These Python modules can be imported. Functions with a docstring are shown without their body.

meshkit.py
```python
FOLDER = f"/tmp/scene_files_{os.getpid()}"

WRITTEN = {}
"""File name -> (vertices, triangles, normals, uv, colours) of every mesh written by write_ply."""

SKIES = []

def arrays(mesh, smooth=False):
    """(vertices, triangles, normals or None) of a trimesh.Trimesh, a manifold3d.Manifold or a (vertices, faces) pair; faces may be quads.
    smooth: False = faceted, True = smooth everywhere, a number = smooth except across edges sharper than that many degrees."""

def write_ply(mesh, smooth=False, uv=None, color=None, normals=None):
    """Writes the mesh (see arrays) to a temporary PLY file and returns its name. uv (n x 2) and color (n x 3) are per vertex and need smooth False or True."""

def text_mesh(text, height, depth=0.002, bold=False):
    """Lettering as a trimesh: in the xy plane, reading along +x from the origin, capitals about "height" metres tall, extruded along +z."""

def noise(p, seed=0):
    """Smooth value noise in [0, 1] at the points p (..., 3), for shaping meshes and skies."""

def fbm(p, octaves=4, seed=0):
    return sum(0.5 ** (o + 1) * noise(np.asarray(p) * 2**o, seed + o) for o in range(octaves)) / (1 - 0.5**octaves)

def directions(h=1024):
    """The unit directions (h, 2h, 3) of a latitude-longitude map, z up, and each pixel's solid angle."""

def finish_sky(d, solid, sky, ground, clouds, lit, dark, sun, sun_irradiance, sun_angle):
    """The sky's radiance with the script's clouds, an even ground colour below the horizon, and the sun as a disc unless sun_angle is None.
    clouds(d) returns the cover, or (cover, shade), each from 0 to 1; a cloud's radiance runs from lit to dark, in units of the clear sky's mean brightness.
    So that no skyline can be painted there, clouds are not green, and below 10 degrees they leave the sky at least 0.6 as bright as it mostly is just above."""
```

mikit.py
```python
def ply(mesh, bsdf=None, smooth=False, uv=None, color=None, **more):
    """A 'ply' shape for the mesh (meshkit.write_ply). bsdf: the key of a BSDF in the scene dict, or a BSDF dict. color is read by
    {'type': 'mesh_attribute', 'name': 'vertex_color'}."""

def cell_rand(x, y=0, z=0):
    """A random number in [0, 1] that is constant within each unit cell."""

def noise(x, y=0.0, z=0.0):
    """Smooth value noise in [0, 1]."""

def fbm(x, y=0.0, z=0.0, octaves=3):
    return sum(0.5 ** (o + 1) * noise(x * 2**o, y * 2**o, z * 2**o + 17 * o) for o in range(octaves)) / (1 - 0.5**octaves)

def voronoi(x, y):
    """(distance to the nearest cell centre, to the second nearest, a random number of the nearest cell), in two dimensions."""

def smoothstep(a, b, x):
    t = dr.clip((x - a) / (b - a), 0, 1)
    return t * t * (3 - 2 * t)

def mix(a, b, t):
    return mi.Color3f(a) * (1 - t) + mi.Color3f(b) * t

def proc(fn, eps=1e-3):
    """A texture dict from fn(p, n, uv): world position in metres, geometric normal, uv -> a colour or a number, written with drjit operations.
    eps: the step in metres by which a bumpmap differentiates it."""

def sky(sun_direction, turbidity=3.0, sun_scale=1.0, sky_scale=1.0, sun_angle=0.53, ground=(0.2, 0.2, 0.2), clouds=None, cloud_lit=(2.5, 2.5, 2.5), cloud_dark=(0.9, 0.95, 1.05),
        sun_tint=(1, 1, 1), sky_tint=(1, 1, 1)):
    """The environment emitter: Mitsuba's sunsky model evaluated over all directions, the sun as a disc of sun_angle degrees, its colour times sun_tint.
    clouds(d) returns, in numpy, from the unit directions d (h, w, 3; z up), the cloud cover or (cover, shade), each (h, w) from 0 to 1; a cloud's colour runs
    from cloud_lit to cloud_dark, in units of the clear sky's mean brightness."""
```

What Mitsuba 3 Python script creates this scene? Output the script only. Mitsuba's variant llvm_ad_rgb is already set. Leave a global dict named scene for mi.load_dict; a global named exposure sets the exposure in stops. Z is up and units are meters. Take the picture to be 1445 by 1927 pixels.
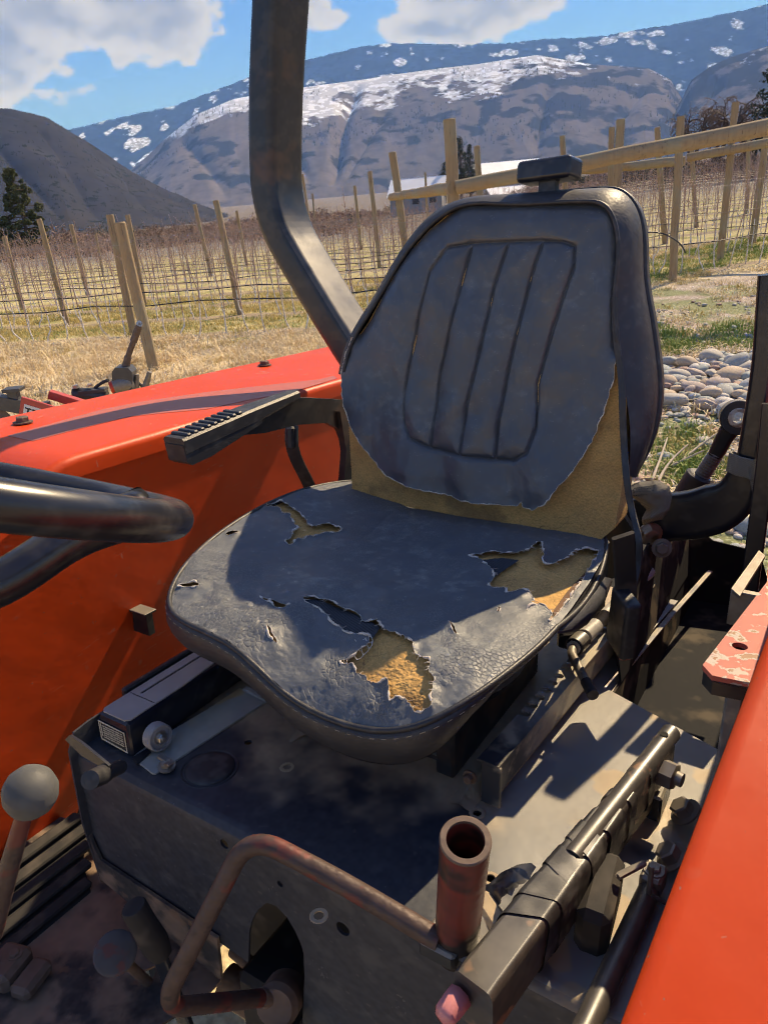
# An old orange orchard tractor with a torn seat, trellised orchard and mountains behind.
import math, random
import numpy as np, trimesh, drjit as dr, mitsuba as mi, mikit, manifold3d as m3
from shapely.geometry import Polygon, Point, LineString, MultiPolygon
from scipy.spatial import Delaunay, cKDTree
from scipy.interpolate import splprep, splev
from mikit import proc, fbm, noise, mix, smoothstep, voronoi, cell_rand
from meshkit import fbm as nfbm, noise as nnoise, text_mesh
T4 = mi.ScalarTransform4f
scene, labels = {}, {}
A = np.array

# ---- camera (world: x right, y forward along the view, z up; metres; eye at 1.85 m)
CAM = A([0, 0, 1.85])
_dir = A([-3.6e-05, .9151, -.4031]); _up = A([.0888, .4014, .9116])
scene['camera'] = {'type': 'perspective', 'fov': 54.86, 'fov_axis': 'x', 'near_clip': .05, 'far_clip': 30000.,
                   'to_world': T4().look_at(origin=CAM.tolist(), target=(CAM + _dir).tolist(), up=_up.tolist())}

# ---- sun and sky
SUN = A([0.521, 0.541, 0.661])
def cloud_cover(d):
    azm = np.degrees(np.arctan2(d[..., 0], d[..., 1])); el = np.degrees(np.arcsin(np.clip(d[..., 2], -1, 1)))
    sc = 1.0 / np.maximum(d[..., 2] + .25, .25)
    q = np.stack([azm * .18 + 40, el * .30 + 10, 0 * el], -1)
    n = nfbm(q, 6, 3); n2 = nfbm(q * 2.7 + 9, 5, 8)
    blobs = np.full(el.shape, -1.0)
    # (az, el, half width, half height, weight)
    for a, e, ra, re, w in CLOUDS:
        r = np.sqrt(((azm - a) / ra) ** 2 + ((el - e) / re) ** 2)
        blobs = np.maximum(blobs, w * (1 - r))
    far = (np.abs(azm) > 40) | (el > 24)
    gen = np.where(far, (nfbm(np.stack([d[..., 0] * 3 * sc, d[..., 1] * 3 * sc, 0 * el + 5], -1), 5, 21) - .56) * 3, -1)
    b = np.maximum(blobs, gen)
    n3_ = nfbm(q * 6.5 + 3, 4, 12)
    v = b + (n - .5) * 1.7 + (n2 - .5) * .8 + (n3_ - .5) * .35
    cover = np.clip((v - .02) / .16, 0, 1)
    cover = cover * cover * (3 - 2 * cover)
    shade = np.clip((v - .22) / .6, 0, 1) * np.clip(.15 + n2 * 1.3, 0, 1)
    return cover, shade
CLOUDS = [(-20, 14.5, 11, 7.5, 1.7), (-12.8, 11.9, 7.0, 3.6, 1.3), (-23, 9.5, 8, 4.2, 1.3), (-28, 13, 10, 9, 1.8), (-16, 18, 10, 5, 1.5), (-11.5, 15.5, 5, 4, 1.0),
          (-3.0, 10.3, 2.6, .8, .75), (-1.6, 11.2, 1.2, 1.1, .7), (9.5, 10.6, 4.6, 2.6, 1.0), (14, 13, 6, 2.2, .9), (5.5, 9.0, 2.5, .7, .7), (13.5, 10.3, 1.0, .6, .6)]
scene['sky'] = mikit.sky(SUN.tolist(), turbidity=2.0, clouds=cloud_cover, cloud_lit=(2.5, 2.5, 2.55), cloud_dark=(.95, 1.01, 1.14), sky_tint=(.20, .43, .92), ground=(.22, .19, .12))
exposure = 2.4

# ---- the tractor's own frame (x forward, y to its left, z up; it stands nose-up by five degrees)
QT = A([[-0.561363, 0.826066, 0.049854], [-0.823527, -0.563554, 0.064891], [0.0817, -0.004629, 0.996646]]); C_T = A([1.18, .59, 1.85])
def to_world(p): return CAM + (np.asarray(p, float) - C_T) @ QT.T
def local(p):
    d = [p.x - 0.0, p.y - 0.0, p.z - 1.85]
    return [sum(float(QT[j, i]) * d[j] for j in range(3)) + float(C_T[i]) for i in range(3)]

# ---- materials
def material(key, color, rough=.5, bump=None, scale=1., eps=1e-3, two=True, **kw):
    b = {'type': 'principled', 'base_color': proc(color) if callable(color) else {'type': 'rgb', 'value': list(color)},
         'roughness': proc(rough) if callable(rough) else rough, 'specular': kw.pop('specular', .5), **kw}
    if bump is not None: b = {'type': 'bumpmap', 'height': proc(bump, eps), 'scale': scale, 'surface': b}
    scene['mat_' + key] = {'type': 'twosided', 'inner': b} if two else b
def f3(p, s, o=3): return fbm(p.x * s + 31, p.y * s + 57, p.z * s + 13, o)
def n3(p, s): return noise(p.x * s + 11, p.y * s + 7, p.z * s + 23)
def ss(a, b, x): return smoothstep(a, b, x)

def c_orange(p, n, uv):
    a = f3(p, 6.); b = f3(p, 45.); s = noise(p.x * 90, p.y * 14, p.z * 300)
    c = mix((.58, .056, .006), (.49, .045, .006), a)
    c = mix(c, (.55, .21, .13), ss(.76, .86, s) * ss(.55, .68, a) * .35)
    c = mix(c, (.42, .20, .13), ss(.70, .80, b) * ss(.55, .70, f3(p, 3.)) * .35)
    sc = noise(p.x * 420., p.y * 30., p.z * 60.) * noise(p.x * 35., p.y * 380., p.z * 25.)
    c = mix(c, (.50, .20, .13), ss(.68, .80, sc) * .5)
    c = mix(c, (.42, .24, .16), ss(.42, .80, f3(p, 4.2, 4)) * .09 * ss(.1, .8, n.z))
    return mix(c, (.22, .17, .14), ss(.955, .965, n3(p, 170.)) * .6)
material('orange_paint', c_orange, lambda p, n, uv: .32 + .26 * f3(p, 14., 4), bump=lambda p, n, uv: f3(p, 7.) + .06 * f3(p, 90.), scale=.004, specular=.25, clearcoat=.06, clearcoat_gloss=.75)
material('orange_paint_red', (.50, .04, .012), .4)
material('faded_stripe', lambda p, n, uv: mix((.38, .115, .085), (.44, .105, .065), f3(p, 22.)), .45, specular=.3)
def c_pinkred(p, n, uv):
    w = f3(p, 75., 4)
    c = mix((.34, .066, .042), (.40, .105, .075), f3(p, 12.))
    c = mix(c, (.36, .31, .27), ss(.57, .62, w))
    return mix(c, (.24, .12, .06), ss(.66, .72, w))
material('chalky_red_paint', c_pinkred, .6)
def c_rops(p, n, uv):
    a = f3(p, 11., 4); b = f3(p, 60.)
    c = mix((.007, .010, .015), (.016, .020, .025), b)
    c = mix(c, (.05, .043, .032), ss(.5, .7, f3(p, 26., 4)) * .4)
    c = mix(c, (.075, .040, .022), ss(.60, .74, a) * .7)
    return mix(c, mix((.34, .31, .25), (.16, .15, .13), f3(p, 40., 4)), ss(.30, .62, n.z) * .62 * ss(.25, .6, f3(p, 16., 4) + .12))  # pale dust on upward faces, also painting in the sun gleam there
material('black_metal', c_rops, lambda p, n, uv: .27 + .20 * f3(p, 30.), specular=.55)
material('wheel_black', lambda p, n, uv: mix((.010, .010, .013), (.045, .042, .040), ss(.52, .8, f3(p, 40., 4)) * .7), lambda p, n, uv: .20 + .18 * f3(p, 25.), specular=.6)
material('black_gloss', lambda p, n, uv: mix((.010, .012, .020), (.03, .03, .032), ss(.5, .8, f3(p, 40.))), .28)
material('shaded_black', lambda p, n, uv: mix((.010, .011, .014), (.075, .062, .046), ss(.52, .75, f3(p, 18., 4))), .8, specular=.2)  # black deepened to paint in the shade over the tray; brown is dust
material('black_plastic', lambda p, n, uv: mix((.020, .021, .025), (.07, .068, .066), ss(.45, .85, f3(p, 55.)) * .6), .48, bump=lambda p, n, uv: n3(p, 900.), scale=.0004)
material('dark_rubber', lambda p, n, uv: mix((.016, .015, .015), (.070, .058, .046), ss(.52, .9, f3(p, 24.))), .8)
material('grey_plastic', lambda p, n, uv: mix((.20, .20, .20), (.29, .28, .27), f3(p, 90.)), .6)
material('worn_knob', lambda p, n, uv: mix((.052, .054, .053), (.105, .105, .10), f3(p, 60., 4)), .62)
def c_vinyl(p, n, uv):
    a = f3(p, 9., 4); b = f3(p, 75., 3); g = n3(p, 420.)
    c = mix((.026, .028, .036), (.048, .050, .060), a)
    c = mix(c, (.12, .12, .12), ss(.40, .95, b) * .42 * (.15 + ss(.42, .72, a)))
    return mix(c, (.20, .19, .17), ss(.72, .92, g) * ss(.50, .75, b) * .25)
def b_vinyl(p, n, uv):
    t = local(p)
    v = voronoi(t[0] * 150. + 2. * f3(p, 40.), t[1] * 150. + t[2] * 90.)
    cr = ss(.02, .22, v[1] - v[0])
    wr = ss(.35, .62, f3(p, 13.))
    return cr * wr * 1.3 * (.4 + .6 * ss(.28, .48, t[0])) + f3(p, 300.) * .5 + f3(p, 28.) * 1.5
def c_seatvinyl(p, n, uv):
    c = c_vinyl(p, n, uv) * mi.Color3f(2.35, 2.5, 2.3); t = local(p)
    v = voronoi(t[0] * 150. + 2. * f3(p, 40.), t[1] * 150. + t[2] * 90.)
    e = 1 - ss(.01, .16, v[1] - v[0])
    wr = ss(.36, .60, f3(p, 13.)) * (.25 + .75 * ss(.28, .48, t[0]))
    return mix(c, (.27, .26, .235), e * wr * .55)
material('seat_vinyl', c_seatvinyl, lambda p, n, uv: .44 + .2 * f3(p, 35.), bump=b_vinyl, scale=.0012, eps=6e-4, specular=.6)
material('band_vinyl', lambda p, n, uv: c_vinyl(p, n, uv) * .6, lambda p, n, uv: .40 + .22 * f3(p, 35.), bump=lambda p, n, uv: f3(p, 260.) * .5 + f3(p, 21., 4) * 2.2, scale=.0011, eps=6e-4, specular=.5)
material('back_vinyl', lambda p, n, uv: c_vinyl(p, n, uv) * mi.Color3f(1.02, 1.16, 1.20), lambda p, n, uv: .32 + .24 * f3(p, 35.), bump=lambda p, n, uv: n3(p, 520.) * .35 + f3(p, 150.) * .5 + f3(p, 21., 4) * 2.6, scale=.0011, eps=6e-4, specular=.9)
def c_foam(p, n, uv):
    a = f3(p, 26., 4); s = f3(p, 420.)
    c = mix((.64, .39, .125), (.42, .245, .085), a)
    c = mix(c, (.17, .10, .045), ss(.55, .75, f3(p, 11., 4)) * .65)
    v = voronoi(p.x * 30 + 4 * f3(p, 22.), p.y * 30 + p.z * 26); t = local(p)
    c = mix(c, (.13, .075, .035), (1 - ss(.0, .035, v[1] - v[0])) * ss(.45, .6, f3(p, 12.)) * ss(1.40, 1.38, t[2]) * .7)
    return c * (.55 + .75 * s)
material('foam', c_foam, .95, bump=lambda p, n, uv: f3(p, 330.) + 2. * f3(p, 60., 4), scale=.0026, eps=6e-4)
material('charred_foam', lambda p, n, uv: mix((.055, .022, .010), (.16, .075, .03), f3(p, 50.)), .8)
material('backing_fibre', lambda p, n, uv: mix((.70, .63, .53), (.42, .37, .31), f3(p, 200.)), .9)
material('black_lining', lambda p, n, uv: mix((.014, .018, .024), (.045, .052, .062), .5 + .5 * dr.sin(p.x * 1300. + p.y * 900.)), .85)
def c_deck(p, n, uv):
    t = local(p)
    a = f3(p, 14., 4); b = f3(p, 3.4, 3); s = f3(p, 120.)
    c = mix((.016, .020, .030), (.034, .039, .050), s)
    c = mix(c, (.075, .078, .080), ss(.52, .78, f3(p, 30., 4)) * .45)
    sc = noise(t[0] * 40. + t[2] * 300., t[1] * 420., t[2] * 50.) * noise(t[0] * 330., t[1] * 25. + 40., t[2] * 30.)
    c = mix(c, (.13, .13, .13), ss(.64, .80, sc) * .4)
    c = mix(c, (.20, .17, .12), ss(.86, .95, n3(p, 120.)) * .12)
    # dried mud lies behind the front edge, round the seat mount, and thinly along the left side
    mud = ss(.0, .10, .550 - t[0] + (a - .5) * .26 - ss(.24, .42, t[1]) * .12) * ss(-.30, -.10, t[1] + t[0] * .15)
    thin = ss(.20, .32, t[1] + (b - .5) * .3) * .9
    up = ss(.6, .9, n.z)
    c = mix(c, mix((.40, .31, .20), (.28, .22, .145), s), mud * up * ss(.30, .58, a + .12))
    c = mix(c, mix((.28, .28, .265), (.16, .16, .157), a), thin * up * ss(.30, .5, f3(p, 9., 4) + .10))
    c = mix(c, (.34, .25, .14), ss(.60, .66, a) * ss(.30, .4, t[1]) * up * .7)
    low = ss(.0, .10, .955 - t[2] - .25 * (t[1] + .34) + (a - .5) * .12) * (1 - up)
    return mix(c, mix((.13, .09, .055), (.06, .048, .036), s), low * ss(.35, .6, a + .1))
material('platform_paint', c_deck, lambda p, n, uv: .42 + .3 * f3(p, 22.), bump=lambda p, n, uv: f3(p, 90., 4), scale=.0009)
def c_floor(p, n, uv):
    a = f3(p, 19., 5); b = f3(p, 5.)
    c = mix((.020, .020, .022), (.05, .046, .042), f3(p, 130.))
    c = mix(c, mix((.24, .165, .11), (.14, .10, .072), f3(p, 60.)), ss(.44, .60, a * .7 + b * .35))
    return mix(c, (.20, .11, .06), ss(.64, .74, f3(p, 33., 4)) * .5)
material('muddy_floor', c_floor, .75, bump=lambda p, n, uv: f3(p, 70., 4), scale=.002)
material('dusty_tan', lambda p, n, uv: mix((.40, .315, .20), (.24, .19, .13), f3(p, 30., 4)), .9, bump=lambda p, n, uv: f3(p, 150.), scale=.0015)
material('bare_panel', lambda p, n, uv: mix(mix((.22, .235, .225), (.33, .335, .30), f3(p, 60., 4)), (.40, .31, .18), ss(.62, .74, f3(p, 13.))), .5)
material('plain_grey', lambda p, n, uv: mix((.24, .235, .225), (.35, .335, .31), f3(p, 24.)), .5)
def c_rust(p, n, uv):
    a = f3(p, 30., 4); b = f3(p, 90.)
    c = mix((.040, .024, .021), (.085, .055, .046), b)
    c = mix(c, (.13, .028, .022), ss(.56, .66, a) * .8)
    return mix(c, (.020, .018, .020), ss(.66, .76, f3(p, 40., 4)) * .7)
material('rusty_pipe', c_rust, .55, bump=lambda p, n, uv: f3(p, 160.), scale=.0012, metallic=.2)
material('red_tube', lambda p, n, uv: mix(mix((.17, .024, .015), (.09, .028, .020), f3(p, 40.)), (.026, .018, .015), ss(.42, .56, f3(p, 17., 4) + .25 * ss(.02, .10, dr.abs(f3(p, 4.) - .5)))), .36, metallic=.2, bump=lambda p, n, uv: f3(p, 120.), scale=.0008)
material('rust_brown', lambda p, n, uv: mix((.075, .045, .030), (.15, .105, .078), f3(p, 50., 4)), .7, bump=lambda p, n, uv: f3(p, 140.), scale=.0012)
material('steel', lambda p, n, uv: mix((.50, .47, .42), (.26, .21, .16), ss(.5, .7, f3(p, 60.))), .34, metallic=.9)
material('dull_steel', lambda p, n, uv: mix((.27, .26, .24), (.17, .14, .11), f3(p, 70.)), .5, metallic=.6)
def c_rail(p, n, uv):
    a = f3(p, 34., 4)
    t = local(p)
    return mix(mix((.030, .033, .040), mix((.16, .16, .155), (.26, .25, .23), f3(p, 80.)), 1 - ss(.30, .40, t[0])), (.38, .33, .24), ss(.34, .62, a - .20 * ss(.28, .42, t[0])) * .8)  # grey lightened behind the front end to paint sun on the teeth; tan is dust
material('dusty_black', c_rail, .42)
material('tape', lambda p, n, uv: mix((.022, .022, .023), (.075, .074, .072), ss(.45, .8, f3(p, 45.))), .40, bump=lambda p, n, uv: fbm(p.x * 30. + p.z * 40., p.y * 30. - p.z * 20., p.z * 30., 2), scale=.004, eps=6e-4, specular=.7)
def c_bar(p, n, uv):
    return mix(mix((.026, .026, .028), (.070, .062, .054), f3(p, 70.)), (.26, .15, .085), ss(.62, .70, f3(p, 26., 4)) * .8)
material('worn_bar', c_bar, lambda p, n, uv: .30 + .2 * f3(p, 50.), specular=.8)
material('pink_plastic', (.52, .20, .20), .4)
material('webbing', lambda p, n, uv: mix((.15, .14, .115), (.22, .205, .17), .5 + .5 * dr.sin(p.x * 1500. + p.z * 1800. + p.y * 700.)), .85, bump=lambda p, n, uv: f3(p, 300.), scale=.001)
material('buckle_red', (.35, .05, .04), .5)
material('ivory_label', (.46, .42, .32), .6)
material('print_black', (.02, .02, .02), .7)
material('white_print', (.62, .60, .56), .7)
material('knob_paint', lambda p, n, uv: mix(mix((.050, .046, .048), (.085, .078, .078), f3(p, 60.)), (.11, .045, .038), ss(.50, .62, f3(p, 48., 4))), .6, specular=.25)
material('dark_hole', (.006, .006, .006), .9)

# the valley's air
scene['valley_air'] = {'type': 'homogeneous', 'albedo': {'type': 'rgb', 'value': [.90, .95, .99]}, 'sigma_t': {'type': 'rgb', 'value': [2.0e-5, 3.9e-5, 9.0e-5]}}
scene['camera']['medium'] = {'type': 'ref', 'id': 'valley_air'}
scene['haze'] = {'type': 'cube', 'to_world': T4().translate([0, 4000, 1000]).scale([14000, 14000, 1060]), 'bsdf': {'type': 'null'}, 'interior': {'type': 'ref', 'id': 'valley_air'}}
labels['haze'] = {'label': 'thin blue air filling the valley in front of the mountains', 'category': 'haze', 'kind': 'stuff'}

# ---- mesh helpers
def key_free(k):
    if k not in scene: return k
    i = 1
    while f'{k}_{i:03d}' in scene: i += 1
    return f'{k}_{i:03d}'
USED = set()
def thing(name, label=None, category=None, group=None, kind=None):
    k, i = name, 0
    while k in USED: i += 1; k = f'{name}_{i:03d}'
    USED.add(k); tag(k, label, category, group, kind)
    return k
def tag(k, label=None, category=None, group=None, kind=None):
    d = {a: b for a, b in (('label', label), ('category', category), ('group', group), ('kind', kind)) if b}
    if d: labels[k] = {**labels.get(k, {}), **d}
def put(k, mesh, mat, smooth=30, **kw):
    scene[k] = mikit.ply(mesh, 'mat_' + mat, smooth=smooth, **kw)
    return k
def T_(mesh):
    """from the tractor's frame to the world"""
    if hasattr(mesh, 'to_mesh'):
        q = mesh.to_mesh(); mesh = trimesh.Trimesh(q.vert_properties[:, :3], q.tri_verts, process=False)
    return trimesh.Trimesh(to_world(mesh.vertices), mesh.faces, process=False)
def part(parent, name, mesh, mat, smooth=30, label=None):
    k = key_free(f'{parent}__{name}'); put(k, T_(join(mesh)), mat, smooth)
    if label: tag(k, label)
    return k
def join(m):
    if isinstance(m, (list, tuple)):
        return trimesh.util.concatenate([mesh_of(x) for x in m])
    return mesh_of(m)
def mesh_of(m):
    if hasattr(m, 'to_mesh'):
        q = m.to_mesh(); return trimesh.Trimesh(q.vert_properties[:, :3], q.tri_verts, process=False)
    return m
def unit(v): v = np.asarray(v, float); return v / np.linalg.norm(v)
def hull(pts): return m3.Manifold.hull_points(np.asarray(pts, float))
def box(x0, x1, y0, y1, z0, z1, b=.002):
    P = []
    for x, sx in ((x0, 1), (x1, -1)):
        for y, sy in ((y0, 1), (y1, -1)):
            for z, sz in ((z0, 1), (z1, -1)):
                P += [(x + sx * b, y + sy * b, z), (x + sx * b, y, z + sz * b), (x, y + sy * b, z + sz * b)]
    return hull(P)
def frame(z, x=None):
    z = unit(z)
    x = np.asarray(x if x is not None else ([0, 0, 1] if abs(z[2]) < .9 else [1, 0, 0]), float)
    x = unit(x - z * (x @ z)); return np.stack([x, np.cross(z, x), z], 1)
def obox(c, axes, half, b=.002):
    """box about c along the columns of axes"""
    m = mesh_of(box(-half[0], half[0], -half[1], half[1], -half[2], half[2], b))
    m.vertices = m.vertices @ np.asarray(axes).T + np.asarray(c); return m
def rbox(c, axes, half, r, n=8):
    """box with round edges"""
    s = trimesh.creation.icosphere(2, r).vertices; P = []
    for i in np.ndindex(2, 2, 2):
        P.append(s + (A(i) * 2 - 1) * (A(half) - r))
    m = mesh_of(hull(np.vstack(P))); m.vertices = m.vertices @ np.asarray(axes).T + np.asarray(c); return m
def plate(poly, o, ax, ay, d, holes=()):
    """sheet metal: a flat outline given in 2D along ax, ay, thick by d along ax x ay"""
    P = poly if isinstance(poly, Polygon) else Polygon(poly)
    if not P.is_valid: P = P.buffer(0)
    for h in holes: P = P.difference(h)
    gs = getattr(P, 'geoms', [P]); out = []
    for g_ in gs:
        m = trimesh.creation.extrude_polygon(g_, d, engine='earcut')
        R = np.stack([A(ax, float), A(ay, float), np.cross(ax, ay)], 1)
        m.vertices = m.vertices @ R.T + A(o, float); out.append(m)
    return trimesh.util.concatenate(out)
def slab3(P3, normal, d):
    """a plate from 3D outline points (taken flat), thick by d against the normal"""
    P3 = A(P3, float); c = P3.mean(0); F = frame(normal)
    q = (P3 - c) @ F
    pl = Polygon(q[:, :2]).buffer(0)
    if pl.geom_type != 'Polygon': pl = max(pl.geoms, key=lambda g_: g_.area)
    m = trimesh.creation.extrude_polygon(pl, d, engine='earcut'); m.vertices[:, 2] += q[:, 2].mean() - d
    m.vertices = m.vertices @ F.T + c; return m
def fillet(P, r, n=8):
    P = [A(p, float) for p in P]; out = [P[0]]
    for a, b, c in zip(P[:-2], P[1:-1], P[2:]):
        u, v = unit(a - b), unit(c - b); k = min(r, .48 * np.linalg.norm(a - b), .48 * np.linalg.norm(c - b))
        for t in np.linspace(0, 1, n): out.append((1 - t) ** 2 * (b + u * k) + 2 * t * (1 - t) * b + t * t * (b + v * k))
    return A(out + [P[-1]])
def spline(P, n=40, closed=False, s=0):
    P = A(P, float)
    if closed: P = np.vstack([P, P[:1]])
    k = min(3, len(P) - 1)
    tck, _ = splprep(P.T, s=s, per=closed, k=k)
    return A(splev(np.linspace(0, 1, n, endpoint=not closed), tck)).T
def sweep(path, prof, up=None, closed=False, scale=None, caps=True):
    """a closed 2D profile along a path; up keeps the profile's second axis near that direction"""
    p = A(path, float); n = len(p)
    if closed: t = np.roll(p, -1, 0) - np.roll(p, 1, 0)
    else: t = np.gradient(p, axis=0)
    t /= np.linalg.norm(t, axis=1, keepdims=True)
    prof = A(prof, float); m = len(prof); V = []
    y = A(up, float) if up is not None else A([0, 0, 1.]) if abs(t[0][2]) < .9 else A([1., 0, 0])
    for i in range(n):
        yy = unit(y - t[i] * (y @ t[i]))
        if up is None: y = yy
        x = np.cross(yy, t[i]); q = prof * (scale[i] if scale is not None else 1)
        V.append(p[i] + q[:, :1] * x + q[:, 1:] * yy)
    V = np.vstack(V); F = []
    for i in range(n if closed else n - 1):
        a, b = i * m, ((i + 1) % n) * m
        for j in range(m):
            k = (j + 1) % m; F += [(a + j, b + k, a + k), (a + j, b + j, b + k)]
    if not closed and caps:
        c0, c1 = len(V), len(V) + 1
        V = np.vstack([V, V[:m].mean(0), V[-m:].mean(0)])
        for j in range(m):
            k = (j + 1) % m; F += [(c0, j, k), (c1, (n - 1) * m + k, (n - 1) * m + j)]
    me = trimesh.Trimesh(V, A(F), process=False); me.invert(); return fixed(me)
def fixed(me):
    if me.volume < 0: me.invert()
    return me
def circle(r, n=16): a = np.arange(n) * 2 * np.pi / n; return np.stack([r * np.cos(a), r * np.sin(a)], 1)
def rrect(w, h, r, n=5):
    P = []
    for cx, cy, a0 in ((w / 2 - r, h / 2 - r, 0), (-w / 2 + r, h / 2 - r, 90), (-w / 2 + r, -h / 2 + r, 180), (w / 2 - r, -h / 2 + r, 270)):
        for t in np.linspace(0, 90, n): a = math.radians(a0 + t); P.append((cx + r * math.cos(a), cy + r * math.sin(a)))
    return A(P)
def tube(path, r, n=16, closed=False):
    r = np.broadcast_to(r, (len(path),)); return sweep(path, circle(1., n), closed=closed, scale=r)
def rod(a, b, r, r2=None, n=16): return tube([a, b], [r, r if r2 is None else r2], n)
def lathe(prof, o, axis, n=28):
    """(radius, height) rings about an axis"""
    F = frame(axis); a = np.arange(n) * 2 * np.pi / n; V, Fc = [], []
    for r, h in prof: V.append(np.stack([r * np.cos(a), r * np.sin(a), 0 * a + h], 1) @ F.T + A(o, float))
    V = np.vstack(V)
    for i in range(len(prof) - 1):
        for j in range(n):
            k = (j + 1) % n; q = [i * n + j, i * n + k, (i + 1) * n + k, (i + 1) * n + j]; Fc += [(q[0], q[1], q[2]), (q[0], q[2], q[3])]
    return fixed(trimesh.Trimesh(V, A(Fc), process=False))
def hexbolt(o, axis, r=.011, h=.009, washer=True):
    pr = [(0, h + .0), (r * .8, h), (r, h - .0015), (r, 0), (0, 0)]
    m = [lathe(pr[::-1], o, axis, 6)]
    if washer: m.append(lathe([(0, -.001), (r * 1.45, -.001), (r * 1.45, .0016), (r * .9, .002)], o, axis, 20))
    return trimesh.util.concatenate(m)
def ring_mesh(o, axis, r0, r1, h, n=28):
    return lathe([(r0, -h / 2), (r1 - .001, -h / 2), (r1, -h / 2 + .001), (r1, h / 2 - .001), (r1 - .001, h / 2), (r0, h / 2), (r0, -h / 2)], o, axis, n)
def sheet(P2, fn, step, d=0., extra=None):
    """a fine surface over a 2D outline with holes, lifted by fn(xy) -> xyz"""
    x0, y0, x1, y1 = P2.bounds
    g_ = A([(x, y) for i, y in enumerate(np.arange(y0, y1, step * .866)) for x in np.arange(x0 + (i % 2) * step / 2, x1, step)])
    rings = []
    for pl in getattr(P2, 'geoms', [P2]):
        for r in [pl.exterior, *pl.interiors]:
            L = r.length; rings.append(A([r.interpolate(t).coords[0] for t in np.arange(0, L, min(step * .6, L / 12))]))
    edge = np.vstack(rings)
    import shapely
    inside = shapely.contains_xy(P2.buffer(-step * .35), g_[:, 0], g_[:, 1])
    pts = np.vstack([edge, g_[inside]] + ([extra] if extra is not None else []))
    tri = Delaunay(pts).simplices
    c = pts[tri].mean(1); tri = tri[shapely.contains_xy(P2, c[:, 0], c[:, 1])]
    a = pts[tri]; ar = (a[:, 1, 0] - a[:, 0, 0]) * (a[:, 2, 1] - a[:, 0, 1]) - (a[:, 1, 1] - a[:, 0, 1]) * (a[:, 2, 0] - a[:, 0, 0])
    tri[ar < 0] = tri[ar < 0][:, ::-1]
    return trimesh.Trimesh(fn(pts), tri, process=False), rings
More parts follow.
